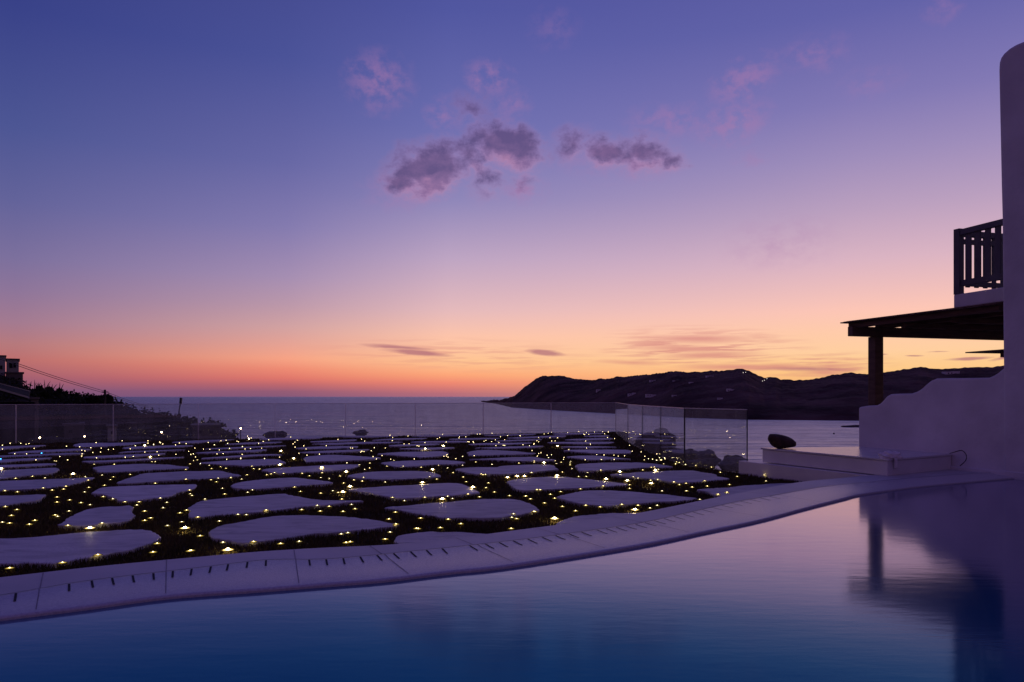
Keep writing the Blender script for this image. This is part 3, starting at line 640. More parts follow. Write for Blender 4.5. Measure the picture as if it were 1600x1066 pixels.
bright = [(289,828),(356,862.5),(691,782),(739,763.5),(660,756),(676,735.5),(547,762.5),(536,771),(793,748),(808,746),(819.5,746),(866.5,813),(992,799),(947,750.5),(968.5,739),(1024,736.5),(980,753),(870.5,745),(850,724.5),(437,728),(503,732),(541,739),(140.5,828),(234.5,715.5),(226,697),(389,686.5),(2,734),(114,742.5),(871,698),(693,698),(459,718),(439,706),(1017.5,757.5),(664.5,702.5)]
blue = [(65, 708.5), (1, 717.5)]
# the far rows: scattered through the strips, thicker where strips meet
fx_, fy_ = grass_points(9000, 13.2, 30.6)
order = rng.permutation(len(fx_)); far = []
for k in order:
    q = (fx_[k], fy_[k])
    px_, py_ = CX + F * q[0] / q[1], HY + F * (HC - LZ) / q[1]
    if px_ < -8 or px_ > 1160 or py_ > 727: continue
    far.append((px_, py_))
    if len(far) >= 225: break
def halo_mat(name, c, st, R_):  # emission fading outward, painting the glow round each lawn light
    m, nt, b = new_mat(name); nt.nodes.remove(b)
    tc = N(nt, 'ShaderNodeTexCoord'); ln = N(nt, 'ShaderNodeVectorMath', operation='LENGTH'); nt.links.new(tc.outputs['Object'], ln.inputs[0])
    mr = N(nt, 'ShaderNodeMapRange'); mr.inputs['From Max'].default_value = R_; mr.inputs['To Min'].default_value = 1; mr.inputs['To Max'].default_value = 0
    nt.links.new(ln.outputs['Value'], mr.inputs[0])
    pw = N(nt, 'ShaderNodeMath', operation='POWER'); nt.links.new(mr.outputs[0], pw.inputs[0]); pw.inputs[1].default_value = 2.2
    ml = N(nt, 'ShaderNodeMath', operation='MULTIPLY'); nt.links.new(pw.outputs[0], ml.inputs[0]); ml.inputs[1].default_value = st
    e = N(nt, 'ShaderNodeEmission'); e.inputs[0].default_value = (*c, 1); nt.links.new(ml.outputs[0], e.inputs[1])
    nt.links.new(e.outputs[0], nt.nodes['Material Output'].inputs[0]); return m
def dome(r, mat, name, halo_r=0, halo_m=None):
    """light core with an added disc round it that paints its glow halo"""
    bm = bmesh.new(); bmesh.ops.create_uvsphere(bm, u_segments=8, v_segments=6, radius=r)
    for v in bm.verts: v.co.z *= .7; v.co.z += .004
    for f in bm.faces: f.material_index = 0
    if halo_r:
        rv = [[bm.verts.new((halo_r * k * math.cos(2 * math.pi * a / 12), halo_r * k * math.sin(2 * math.pi * a / 12), .006 * (1 - k))) for a in range(12)] for k in (.15, .5, 1)]
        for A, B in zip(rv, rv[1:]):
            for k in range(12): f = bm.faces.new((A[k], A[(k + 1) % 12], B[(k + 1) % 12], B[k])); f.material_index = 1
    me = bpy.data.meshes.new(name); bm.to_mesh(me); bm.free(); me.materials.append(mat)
    if halo_r: me.materials.append(halo_m)
    for p in me.polygons: p.use_smooth = True
    return me
HY_ = halo_mat('halo_yellow', (1, .70, .15), 3.0, .042); HS_ = halo_mat('halo_pale', (1, .76, .27), 2.6, .036); HB_ = halo_mat('halo_bright', (1, .66, .2), 18.0, .06); HU_ = halo_mat('halo_blue', (.03, .3, 1), 1.2, .03)
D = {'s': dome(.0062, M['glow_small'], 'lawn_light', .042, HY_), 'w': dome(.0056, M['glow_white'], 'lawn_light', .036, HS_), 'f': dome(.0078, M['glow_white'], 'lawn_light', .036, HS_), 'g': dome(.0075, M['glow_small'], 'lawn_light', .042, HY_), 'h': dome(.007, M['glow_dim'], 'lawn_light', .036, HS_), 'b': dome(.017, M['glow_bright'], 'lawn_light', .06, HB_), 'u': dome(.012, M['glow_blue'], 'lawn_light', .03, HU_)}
allL = [(x, y, 'b') for x, y in bright] + [(x, y, 's' if random.random() < .75 else 'w') for x, y in small] + [(x, y, 'u') for x, y in blue] + [(x, y, random.choice('fghhh')) for x, y in far]
allL = [l for l in allL if -5 < l[0] < 1262]
allL.sort(key=lambda l: (-(l[2] in 'bu'), -l[1]))
ind, rest = allL[:300], allL[300:]
cen = [s.mean(axis=0) for s in slab_out]
near = {}
for l in ind:
    p = P(l[0], l[1], LZ); q = np.array((p.x, p.y))
    i = min(range(len(slab_out)), key=lambda i: np.min(np.hypot(*(slab_out[i] - q).T)))
    near.setdefault((i, l[2] if l[2] in 'bu' else 's'), []).append((l, p))
for (i, k), ls in near.items():
    ls.sort(key=lambda t: t[0][0])
    word = {'b': 'bright starry light', 'u': 'blue point light', 's': 'small warm light'}[k]
    for j, (l, p) in enumerate(ls):
        if len(ls) == 1: lab = '%s edging the %s' % (word, sref[i])
        else: lab = '%s %s from left edging the %s' % (ordw(j + 1), word.replace('small warm', 'warm').replace('bright starry', 'bright').replace('blue point', 'blue'), sref[i])
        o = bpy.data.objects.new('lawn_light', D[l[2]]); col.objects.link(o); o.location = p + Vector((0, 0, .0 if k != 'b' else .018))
        tag(o, lab, 'lawn light', 'small lights sown through the grass')
bm = bmesh.new()
for l in rest:
    p = P(l[0], l[1], LZ)
    bmesh.ops.create_uvsphere(bm, u_segments=6, v_segments=4, radius=.0085 if l[1] < 700 else .007, matrix=Matrix.Translation(p))
o = obj('lawn_lights', bm, M['glow_dim']); tag(o, 'tiny far lights sprinkled over the back rows of the lawn', 'lawn light', 'small lights sown through the grass', kind='stuff')

# ------------------------------------------------------------------ white stepped wall
WA = Vector((6.55, 13.93, 0)); WD = Vector((.3932, -.9195, 0)).normalized()
prof_px = [(1341,636.5),(1355,634),(1369,633.4),(1375,630.5),(1380,625.5),(1385,619.5),(1391,616),(1405,615.3),(1423,615),(1432,612),(1440,607.2),(1447,600.5),(1454,595),(1462,591.6),(1480,591),(1515,590.8),(1544,590.2),(1552,587),(1559,582.5),(1566,576.5),(1574,571)]
prof = [on_plane(x, y, WA, WD) for x, y in prof_px]
wall = empty('garden_wall', WA + WD * .7); tag(wall, 'white plaster garden wall with a wavy stepped top beside the pool', 'wall')
bm = bmesh.new(); profile_wall(bm, WA, WD, prof + [(prof[-1][0] + .5, prof[-1][1] + .12)], -.35, .32)
obj('wall_body', bm, M['plaster'], wall, bevel=.035, seg=3)
bm = bmesh.new(); nW = Vector((-WD.y, WD.x, 0)); nW = nW if nW.y < 0 else -nW
a, b = WA + WD * 1.02 + nW * .002, WA + WD * 6.5 + nW * .002
prism(bm, [a, b, b + nW * .05, a + nW * .05], -.3, .055)
obj('skirting', bm, M['plaster'], wall, bevel=.012)

# ------------------------------------------------------------------ house: tower, balcony
house = empty('whitewashed_house', WA + WD * 3); tag(house, 'white house with tall rounded corner tower and upper balcony at right', 'house')
T0 = WA + nW * .03
tp_px = [(1570,575),(1569,480),(1568,346),(1566.5,290),(1565.5,241),(1564,170),(1563.5,146),(1562.8,110),(1563.5,98),(1566,90),(1571,83),(1580,75),(1590,69),(1602,64)]
tp = [on_plane(x - 4, y, T0, WD) for x, y in tp_px]
ttop = tp[-1]
tp = [(tp[0][0] + .006, -.35)] + tp + [(ttop[0] + .35, ttop[1] + .12), (ttop[0] + 1.0, ttop[1] + .18), (ttop[0] + 9, ttop[1] + .18)]
bm = bmesh.new(); profile_wall(bm, T0, WD, tp[1:], -.35, 1.1)
obj('tower', bm, M['plaster'], house, bevel=.06, seg=5)
# main block behind the tower
bm = bmesh.new(); a = T0 + WD * (tp[0][0] + 1.3) - nW * 1.1; e = a + WD * 7.5; bk = -nW * 6
prism(bm, [a, e, e + bk, a + bk], -.3, 5.9)
obj('main_block', bm, M['plaster'], house, bevel=.08)
# balcony
B0 = Vector((7.80, 13.0, 0)); BD = Vector((.283, -.959, 0)).normalized(); BS = Vector((-BD.y, BD.x, 0)); BS = BS if BS.x > 0 else -BS
Zs0, Zs1, Zr = 2.765, 3.0, 4.13
bm = bmesh.new(); prism(bm, [B0, B0 + BD * 3.4, B0 + BD * 3.4 + BS * 2.4, B0 + BS * 2.4], Zs0, Zs1)
obj('balcony_slab', bm, M['plaster'], house, bevel=.015)
bm = bmesh.new(); ci = B0 + BD * .06 + BS * .05
fr0, fr1 = ci, ci + BD * 3.2; sd1 = ci + BS * 2.2
up = lambda p, z: Vector((p.x, p.y, z))
beam(bm, up(fr0, Zr - .05), up(fr1, Zr - .05), .09, .10); beam(bm, up(fr0 + BS * .06, Zr - .055), up(sd1, Zr - .055), .09, .10)
rail = obj('balcony_railing', bm, M['greywood'], house, bevel=.006)
def sub(name, fn, mat=M['greywood']):
    bm = bmesh.new(); fn(bm); o = obj(name, bm, mat, None, bevel=.005)
    o.parent = rail; return o
for nm, z, dz in (('lower_rail', Zs1 + .19, 0), ('upper_rail', Zr - .2, .0)):
    if nm == 'lower_rail': sub(nm, lambda bm: beam(bm, up(fr0, z), up(fr1, z), .05, .10))
    sub(nm, lambda bm: beam(bm, up(fr0 + BS * .05, z + .004), up(sd1, z + .004), .05, .085))
sub('post', lambda bm: beam(bm, up(ci, Zs1), up(ci, Zr + .02), .115, .115, Vector((BD.x, BD.y, 0))))
def bal(c, dirv, w):
    sub('baluster', lambda bm: beam(bm, up(c, Zs1 + .13), up(c, Zr - .09), .032, w, dirv))
t = .2
while t < 3.1:
    bal(ci + BD * t, BD, .10); t += .185
t = .2
while t < 2.1:
    bal(ci + BS * t, BS, .085); t += .2

# ------------------------------------------------------------------ pergola
per = empty('pergola', (7.48, 15.17, 0)); tag(per, 'dark wooden pergola with slatted roof on one post beyond the wavy wall', 'pergola')
PC = Vector((6.89, 15.0, 0)); PB = Vector((.9627, .2706, 0)).normalized(); PR = Vector((.341, -.940, 0)).normalized()
zb0, zb1 = 2.435, 2.60
bm = bmesh.new(); beam(bm, up(PC, 2.532), up(PC + PB * 5.5, 2.532), .14, .194)
obj('beam', bm, M['wood'], per, bevel=.008)
bm = bmesh.new(); q = PC + PB * .63; beam(bm, up(q, -.4), up(q, zb0 - .002), .205, .205, PB)
obj('post', bm, M['wood'], per, bevel=.012)
for k in range(8):
    q = PC + PB * (.12 + .66 * k); bm = bmesh.new(); beam(bm, up(q - PR * .12, 2.655), up(q + PR * 3.1, 2.655 + .01), .11, .105)
    obj('rafter', bm, M['wood'], per, bevel=.005)
for d in (1.05, 2.1):
    bm = bmesh.new(); q = PC + PR * d + PB * .25; beam(bm, up(q, 2.56), up(q + PB * 5.2, 2.56), .07, .085); obj('cross_beam', bm, M['wood'], per, bevel=.005)
bm = bmesh.new()
for k in range(30):      # thatch boards of the roof, one mesh
    d0 = -.16 + k * .113; q = PC - PB * .07 + PR * d0
    jit = random.uniform(-.02, .02)
    beam(bm, up(q + PB * jit, 2.722 + random.uniform(-.003, .003)), up(q + PB * 5.6, 2.722), .105, .022)
prism(bm, [PC + PR * -.1, PC + PR * 3.15, PC + PR * 3.15 + PB * 5.5, PC + PR * -.1 + PB * 5.5], 2.736, 2.748)
obj('roof_boards', bm, M['wood'], per)
# a second canopy seen past the tower edge
can = empty('far_canopy', V(1600, 600, 22)); tag(can, 'small dark canopy edge jutting out from behind the white tower', 'canopy')
q = V(1550, 548, 22); bm = bmesh.new(); beam(bm, q, q + Vector((3, .6, 0)), 2.0, .035); obj('canopy_roof', bm, M['wood'], can)
q = V(1566, 554, 22); bm = bmesh.new(); beam(bm, q, q + Vector((2.6, .5, 0)), .14, .17); obj('canopy_beam', bm, M['wood'], can)
q = V(1600, 554, 22); bm = bmesh.new(); beam(bm, up(q, -1), up(q, q.z - .08), .16, .16, Vector((1, 0, 0))); obj('canopy_post', bm, M['wood'], can)

# ------------------------------------------------------------------ bench platform, rock, towel, slit shadow
ben = empty('seating_platform', (5.7, 12.5, 0)); tag(ben, 'low white built-in platform with glossy top beside the wavy wall', 'bench')
Q = [Vector((4.60, 13.60, 0)), Vector((5.69, 11.14, 0)), Vector((7.30, 12.19, 0)), Vector((6.56, 13.90, 0))]
cQ = sum(Q, Vector()) / 4
ins = lambda k: [cQ + (p - cQ) * k for p in Q]
bm = bmesh.new(); prism(bm, ins(.985), -.004, .222); obj('seat_box', bm, M['bench'], ben, bevel=.008)
bm = bmesh.new(); prism(bm, [q if i not in (2, 3) else q for i, q in enumerate(ins(1.004))], .226, .256); obj('top_slab', bm, M['tile'], ben, bevel=.006)
bm = bmesh.new(); pl = [Vector((4.30, 13.97, 0)), Vector((5.72, 10.95, 0)), Vector((7.1, 12.1, 0)), Vector((6.4, 13.8, 0)), Vector((4.7, 14.2, 0))]
prism(bm, pl, -.42, -.016); obj('plinth', bm, M['bench'], ben, bevel=.01)
def rock(name, c, r, seed, mat, sub=4, rough=.25, freq=1.4):
    bm = bmesh.new(); bmesh.ops.create_icosphere(bm, subdivisions=sub, radius=1)
    for v in bm.verts:
        n0 = v.co.normalized(); k = 1 + rough * noise.noise(n0 * freq + Vector((seed, 0, 0))) + rough * .35 * noise.noise(n0 * freq * 3 + Vector((seed, 4, 0))) + rough * .12 * noise.noise(n0 * freq * 9 + Vector((seed, 4, 2)))
        v.co = Vector((n0.x * r[0] * k, n0.y * r[1] * k, n0.z * r[2] * k))
    o = obj(name, bm, mat, None, smooth=True); o.location = c; return o
# rock outline read from the photo: blunt left top, sloping to the right
rk_px = [(1203,677.5),(1208,676.6),(1216,677),(1226,679),(1236,683),(1242,688),(1243.5,692),(1242,696),(1234,697.5),(1222,699),(1214,699),(1208,695.5),(1203,690),(1200.5,683.5)]
rc = V(1221, 688.5, 13.4)
bm = bmesh.new(); layers = []
rc.z -= .022; outl = cat_closed([V(x, y + 1.9, 13.4) - rc for x, y in rk_px], 3)
for k, (dy, s) in enumerate(((-.20, .25), (-.17, .6), (-.11, .86), (-.04, .98), (.03, 1), (.10, .92), (.16, .68), (.20, .28))):
    layers.append([bm.verts.new(Vector((p.x * s + .022 * noise.noise((p.x * 9, dy * 9, k)), dy, p.z * s - (1 - s) * .02 + .022 * noise.noise((p.z * 9, dy * 9, k + 7))))) for p in outl])
for a, b in zip(layers, layers[1:]):
    for k in range(len(a)): bm.faces.new((a[k], a[(k + 1) % len(a)], b[(k + 1) % len(b)], b[k]))
bm.faces.new(layers[0]); bm.faces.new(layers[-1][::-1])
o = obj('rock', bm, M['rock'], None, smooth=True); o.location = rc; tag(o, 'brown rounded rock resting on the left end of the white platform', 'rock')
sb = o.modifiers.new('s', 'SUBSURF'); sb.levels = sb.render_levels = 2
# towel over the corner
tw = rock('towel', V(1391, 712.5, 11.3), (.16, .11, .07), 21, M['cloth'], 4, .35, 2.2); tag(tw, 'white crumpled towel lying over the near corner of the platform', 'towel')
bm = bmesh.new(); gv_ = []
e2 = (Q[2] - Q[1]).normalized(); o2 = Vector((e2.y, -e2.x, 0)); o2 = o2 if o2.y < 0 else -o2
for i in range(11):
    u = i / 10
    gv_.append([bm.verts.new(Q[1] + e2 * (.06 + (.05 + .09 * k / 8) * (1 - .25 * u) + .05 * u) + o2 * (.012 + .014 * math.sin(k * 1.6 + 2 * u) + .02 * (1 - u)) + Vector((0, 0, .275 - .17 * u))) for k in range(9)])
for a, b in zip(gv_, gv_[1:]):
    for k in range(8): bm.faces.new((a[k], a[k + 1], b[k + 1], b[k]))
o = obj('hanging_end', bm, M['cloth'], tw, smooth=True); so = o.modifiers.new('t', 'SOLIDIFY'); so.thickness = .008
# dark tube standing in for the curved slit shadow at the far corner
cpx = [(1484,708.5),(1490,707),(1497,704.8),(1503,704.2),(1507,707),(1510,712),(1509.5,718),(1506,723),(1500,728)]
bm = bmesh.new(); tube(bm, cat_open([V(x, y, 11.82 + (.26 if i == 0 else .1 if i == 1 else 0)) for i, (x, y) in enumerate(cpx)], 4), .007); o = obj('cable', bm, M['cable'], None, smooth=True)
tag(o, 'dark curved slit shadow at the right end of the platform, shaped as a tube', 'cable')

# ------------------------------------------------------------------ sea and land
bm = bmesh.new(); S = 90000
bm.faces.new([bm.verts.new(v) for v in ((-S, -2000, SEA), (S, -2000, SEA), (S, S, SEA), (-S, S, SEA))])
tag(obj('sea', bm, M['sea']), 'calm violet sea reaching the horizon', kind='structure')

sky_px = [(-700,560),(-200,575),(0,594),(20,600),(40,608),(60,618),(115,622),(180,632),(215,646),(260,653),(300,661),(345,668),(372,690),(400,720),(460,800)]
def s_left(r):
    x = CX + F * r
    return (HY - float(np.interp(x, [p[0] for p in sky_px], [p[1] for p in sky_px]))) / F
def ground(x, y):
    zb = min(.9 - .115 * y, -.75)
    r = x / max(y, 1); z = -99
    if r < -.28:
        z = HC + s_left(r) * y - (.0125 if y < 60 else .0035) * (y - 60) ** 2
    z = max(z, zb)
    z += (.25 * noise.noise((x * .15, y * .15, 0)) + .1 * noise.noise((x * .6, y * .6, 3))) * min(1, max(0, (y - 32) / 12))
    return max(z, SEA - 1.5)
bm = bmesh.new(); xs = list(np.linspace(-150, 60, 150)); ys = list(np.linspace(11, 190, 120))
gv = [[bm.verts.new((x, y, min(ground(x, y), -.55) if y < 23 else ground(x, y))) for y in ys] for x in xs]
for i in range(len(xs) - 1):
    for j in range(len(ys) - 1): bm.faces.new((gv[i][j], gv[i + 1][j], gv[i + 1][j + 1], gv[i][j + 1]))
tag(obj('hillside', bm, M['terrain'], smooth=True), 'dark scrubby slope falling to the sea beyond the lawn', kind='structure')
# terrace behind the eye and under the house
bm = bmesh.new(); prism(bm, [Vector((-16, -20, 0)), Vector((18, -20, 0)), Vector((18, -7, 0)), Vector((-16, -7, 0))], -.4, .0); 
tag(obj('terrace_paving', bm, M['coping_flat']), 'pale paving behind the pool', kind='structure')
bm = bmesh.new(); q = [PC + PB * -.2 + PR * -.2, PC + PB * 7 + PR * -.2, PC + PB * 7 + PR * 5, WA + WD * 1.6 - nW * .33, WA - nW * .33]
prism(bm, q, -2.6, -.2); tag(obj('pergola_terrace', bm, M['coping_flat']), 'paved terrace under the pergola', kind='structure')

# headland
ridge = [(752,628),(765,626.5),(780,624.5),(795,622),(805,617),(815,609),(822,603),(830,598),(836,593),(842,590),(848,588),(855,587.5),(865,587.3),(875,587),(883,588.5),(890,590),(905,592),(920,593.5),(930,593.8),(936,591.5),(950,591.5),(958,590.5),(965,587.8),(972,588.8),(985,587.5),(1000,586),(1020,585.2),(1028,583.5),(1040,583.3),(1048,581),(1060,581),(1075,581.8),(1085,580.5),(1100,580.5),(1110,578.5),(1122,579.5),(1135,578),(1145,577.5),(1155,575),(1163,576.8),(1170,579.5),(1178,583.5),(1185,587),(1195,591),(1203,588.8),(1212,589.6),(1220,593.5),(1230,592.5),(1240,594),(1260,593),(1275,590.5),(1290,588.5),(1300,585.5),(1310,584.8),(1320,583),(1330,581.8),(1340,583.5),(1355,584),(1368,582),(1380,581),(1400,579),(1412,576.5),(1420,576),(1435,573.3),(1450,574.8),(1462,576.2),(1475,577),(1490,576.8),(1500,576.5),(1515,575),(1530,574.5),(1545,575.5),(1560,573),(1600,571),(1800,565),(2100,560)]
shore = [(752,628.2),(775,631),(800,637),(870,641.5),(960,646.5),(1075,653),(1170,656),(1340,657.5),(1600,659),(2100,662)]
def terr(x, u):
    """u 0 at the shore, 1 on the ridge, up to 1.35 behind it"""
    ry = float(np.interp(x, [p[0] for p in ridge], [p[1] for p in ridge])); sy = float(np.interp(x, [p[0] for p in shore], [p[1] for p in shore]))
    Ys = F * 20 / (sy - HY); Yr = Ys * 1.22 + 150 * min(1, max(0, (x - 752) / 90))
    zr = HC + (HY - ry) / F * Yr
    Y = Ys + (Yr - Ys) * u
    k = u ** .75 if u <= 1 else 1 - (u - 1) * 2.2
    z = SEA + (zr - SEA) * k
    return Vector(((x - CX) / F * Y, Y, z))
bm = bmesh.new(); hx = list(np.arange(752, 1760, 2.0)); hu = [-.05] + [i / 26 for i in range(27)] + [1.15, 1.4]
hv = []
for x in hx:
    rowv = []
    for u in hu:
        p = terr(x, max(u, 0)); 
        if u < 0: p.z = SEA - 2
        elif 0 < u: 
            w_ = math.sin(min(u, 1) * math.pi) * .9 + (.35 if .9 < u <= 1 else 0)
            amp = .010 * p.y * .5
            p.z += amp * w_ * (noise.noise((p.x * .012, p.y * .012, 1)) * .9 + noise.noise((p.x * .05, p.y * .05, 4)) * .35) + (1.1 if u > .3 else .4) * noise.noise((p.x * .22, p.y * .22, 9))
            p.z = max(p.z, SEA + .3)
        rowv.append(bm.verts.new(p))
    hv.append(rowv)
for a, b in zip(hv, hv[1:]):
    for k in range(len(hu) - 1): bm.faces.new((a[k], b[k], b[k + 1], a[k + 1]))
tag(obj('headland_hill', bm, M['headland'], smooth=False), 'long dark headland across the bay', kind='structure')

def far_pos(x, y):
    u = min((i / 200 for i in range(1, 200)), key=lambda u: abs(HY + F * (HC - terr(x, u).z) / terr(x, u).y - y))
    return terr(x, u)
def villa(x, y, wpx, hpx, lab, lights=0, seed=0):
    p = far_pos(x, y); k = p.y / F; w, h = wpx * k, hpx * k; rnd = random.Random(seed)
    root = empty('far_villa', p); tag(root, lab, 'house', 'villas scattered over the headland')
    bm = bmesh.new(); d = w * .5; z0 = p.z - h * .9
    prism(bm, [Vector((p.x - w / 2, p.y - d / 2, 0)), Vector((p.x + w * .1, p.y - d / 2, 0)), Vector((p.x + w * .1, p.y + d / 2, 0)), Vector((p.x - w / 2, p.y + d / 2, 0))], z0, p.z + h * .55)
    prism(bm, [Vector((p.x + w * .1, p.y - d * .35, 0)), Vector((p.x + w / 2, p.y - d * .35, 0)), Vector((p.x + w / 2, p.y + d / 2, 0)), Vector((p.x + w * .1, p.y + d / 2, 0))], z0, p.z + h * rnd.uniform(.2, .95))
    obj('walls', bm, M['villa'], root)
    for q in (-.32, -.1):
        bm = bmesh.new(); c = Vector((p.x + w * q, p.y - d / 2, p.z + h * .08)); beam(bm, c - Vector((w * .04, .05, 0)), c + Vector((w * .04, -.05, 0)), .2, h * .3); obj('window', bm, M['dark'], root)
villa(937,611,11,4,'white villa farthest out, low on the left slope of the headland',seed=1)
villa(987,617,12,3.5,'white villa low on the headland above the corner of the glass fence',seed=2)
villa(1017,618,16,3.5,'long white villa low on the headland right of the fence corner',seed=3)
villa(1056,619,12,3.5,'white villa low on the headland, right neighbour of the long one',seed=4)
villa(1022,596,14,3,'pale villa high under the ridge, upper left of the hilltop',seed=5)
villa(1056,597,10,4,'pale villa mid slope left of the pair below the hilltop',seed=6)
villa(1082,600,11,5,'tallest pale villa mid slope below the hilltop',seed=7)
villa(1141,611,11,6,'pale villa on the slope straight below the hilltop',seed=8)
villa(1109,589,12,3,'small pale villa just left of the hilltop',seed=9)
villa(1486,584,23,5.5,'wide white villa row on the right ridge under the pergola',seed=10)
villa(1125,623,8,2.5,'smallest white villa low on the headland',seed=11)
for i, (x, y) in enumerate([(1160,584.5),(1164,584),(1190,597.5),(1193,596.5),(1197,594)]):
    p = far_pos(x, y); p.y -= 3; bm = bmesh.new(); bmesh.ops.create_icosphere(bm, subdivisions=1, radius=.34); o = obj('street_light', bm, M['townlight']); o.location = p + Vector((0, 0, 1.5))
    tag(o, ['pinpoint white light left below the hilltop','pinpoint white light right of its twin below the hilltop','left pinpoint light at the saddle of the ridge','middle pinpoint light at the saddle of the ridge','upper right pinpoint light at the saddle of the ridge'][i], 'street light', 'lights on the headland')

# buoy and reef
p = P(1303, 678.5, SEA); bu = empty('buoy', p); tag(bu, 'small dark buoy floating in the bay right of the rock', 'buoy')
bm = bmesh.new(); bmesh.ops.create_uvsphere(bm, u_segments=12, v_segments=8, radius=.48, matrix=Matrix.Translation(p + Vector((0, 0, .2)))); obj('float_ball', bm, M['metal'], bu, smooth=True)
bm = bmesh.new(); beam(bm, p + Vector((0, 0, .5)), p + Vector((0, 0, .95)), .12, .12); obj('top_mark', bm, M['metal'], bu)
p = P(1336, 667.5, SEA); o = rock('reef_rock', p, (9, 4, 1.4), 3, M['boulder']); tag(o, 'low dark reef breaking the water beside the white wall', 'rock')

# boulders beyond the side glass
for i, (x, y, Y, r, lab) in enumerate([
  (1027, 692, 27, (.66, .55, .46), 'largest dark boulder behind the side glass, farther from the bench'),
  (1016, 704, 24.5, (.5, .5, .42), 'dark boulder tucked under the largest one behind the side glass'),
  (1062, 716, 21.5, (.55, .5, .28), 'flat dark boulder behind the last seam of the side glass'),
  (1099, 719, 19.8, (.36, .4, .25), 'rounded boulder behind the last glass panel'),
  (1149, 727, 18, (.34, .4, .20), 'pointed boulder behind the right end of the last panel'),
  (432, 681, 36, (.52, .5, .22), 'dark rock humped behind the fourth glass panel'),
  (564, 677, 36, (.36, .4, .15), 'dark rock just showing behind the sixth glass panel')]):
    c = V(x, y, Y); o = rock('boulder', c, r, 11 + i * 3, M['boulder'], rough=.45); tag(o, lab, 'boulder', 'boulders beyond the glass fence')
    g = ground(c.x, Y); 
    if g < c.z - r[2]:     # sits on a rock footing that goes down to the slope
        bm = bmesh.new()
# ------------------------------------------------------------------ left shore: houses, shrubs, poles
def box_house(name, x0, x1, y0, y1, Y, depth, lab, mat, windows=(), roofpar=True, group='houses on the left slope'):
    a, b = V(x0, y1, Y), V(x1, y0, Y); root = empty(name, Vector(((a.x + b.x) / 2, Y, a.z))); tag(root, lab, 'house', group)
    c = Vector(((a.x + b.x) / 2, Y, 0)); fw = c.normalized(); sd = Vector((fw.y, -fw.x, 0)); w = (b.x - a.x) / 2 * fw.y
    ring = lambda e: [c - sd * (w + e) - fw * e, c + sd * (w + e) - fw * e, c + sd * (w + e) + fw * (depth + e), c - sd * (w + e) + fw * (depth + e)]
    bm = bmesh.new(); prism(bm, ring(0), a.z - 2.5, b.z); obj('walls', bm, mat, root, bevel=.04)
    bm = bmesh.new(); prism(bm, ring(.08), b.z + .004, b.z + .12); obj('roof_edge', bm, M['housedim'], root)
    for (wx, wy, ww, wh) in windows:
        q = V(wx, wy, Y); k = Y / F; o_ = (q.x - c.x) * fw.y; q = Vector((c.x + sd.x * o_, c.y + sd.y * o_, q.z)) - fw * .02
        bm = bmesh.new(); beam(bm, q - sd * ww * k / 2, q + sd * ww * k / 2, .06, wh * k); obj('window', bm, M['dark'], root)
    return root
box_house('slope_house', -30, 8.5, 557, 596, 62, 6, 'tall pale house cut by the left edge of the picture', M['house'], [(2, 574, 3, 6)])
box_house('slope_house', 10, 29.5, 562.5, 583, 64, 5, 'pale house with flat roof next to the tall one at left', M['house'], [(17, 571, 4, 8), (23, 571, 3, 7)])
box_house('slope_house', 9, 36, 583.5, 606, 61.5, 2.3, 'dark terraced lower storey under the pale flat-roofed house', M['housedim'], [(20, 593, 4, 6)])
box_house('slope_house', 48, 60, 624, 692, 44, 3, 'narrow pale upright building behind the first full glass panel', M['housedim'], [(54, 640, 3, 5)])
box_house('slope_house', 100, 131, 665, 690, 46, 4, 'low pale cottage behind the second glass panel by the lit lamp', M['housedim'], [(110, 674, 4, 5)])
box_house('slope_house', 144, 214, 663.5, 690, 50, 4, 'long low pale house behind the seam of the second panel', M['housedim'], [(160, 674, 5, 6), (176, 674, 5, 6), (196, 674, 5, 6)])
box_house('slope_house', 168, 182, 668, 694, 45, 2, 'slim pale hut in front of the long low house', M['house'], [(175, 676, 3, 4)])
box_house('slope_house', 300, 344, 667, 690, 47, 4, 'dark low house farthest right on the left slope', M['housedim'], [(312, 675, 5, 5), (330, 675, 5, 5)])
# pitched roof at far left
root = empty('pitched_roof_house', V(10, 640, 40)); tag(root, 'dark house with pale sloping roof edges at far left', 'house', 'houses on the left slope')
A_, B_ = V(-40, 590, 38), V(47, 612, 40); A2, B2 = V(-40, 597, 34), V(45, 621.5, 36)
bm = bmesh.new(); v = [bm.verts.new(p) for p in (A_, B_, B2, A2)]; bm.faces.new(v); v2 = [bm.verts.new(p.co - Vector((0, 0, .14))) for p in v]; bm.faces.new(v2[::-1])
for i in range(4): bm.faces.new((v[i], v[(i + 1) % 4], v2[(i + 1) % 4], v2[i]))
obj('roof', bm, M['dark'], root)
for p_, q_ in ((A_, B_), (A2, B2)):
    bm = bmesh.new(); beam(bm, p_, q_, .1, .085); obj('roof_trim', bm, M['house'], root)
bm = bmesh.new(); prism(bm, [Vector((A_.x, 36.6, 0)), Vector((B2.x - .1, 36.6, 0)), Vector(((B2.x - .1) * 39 / 36.6, 39, 0)), Vector((A_.x, 39, 0))], -2, .95); obj('walls', bm, M['dark'], root)

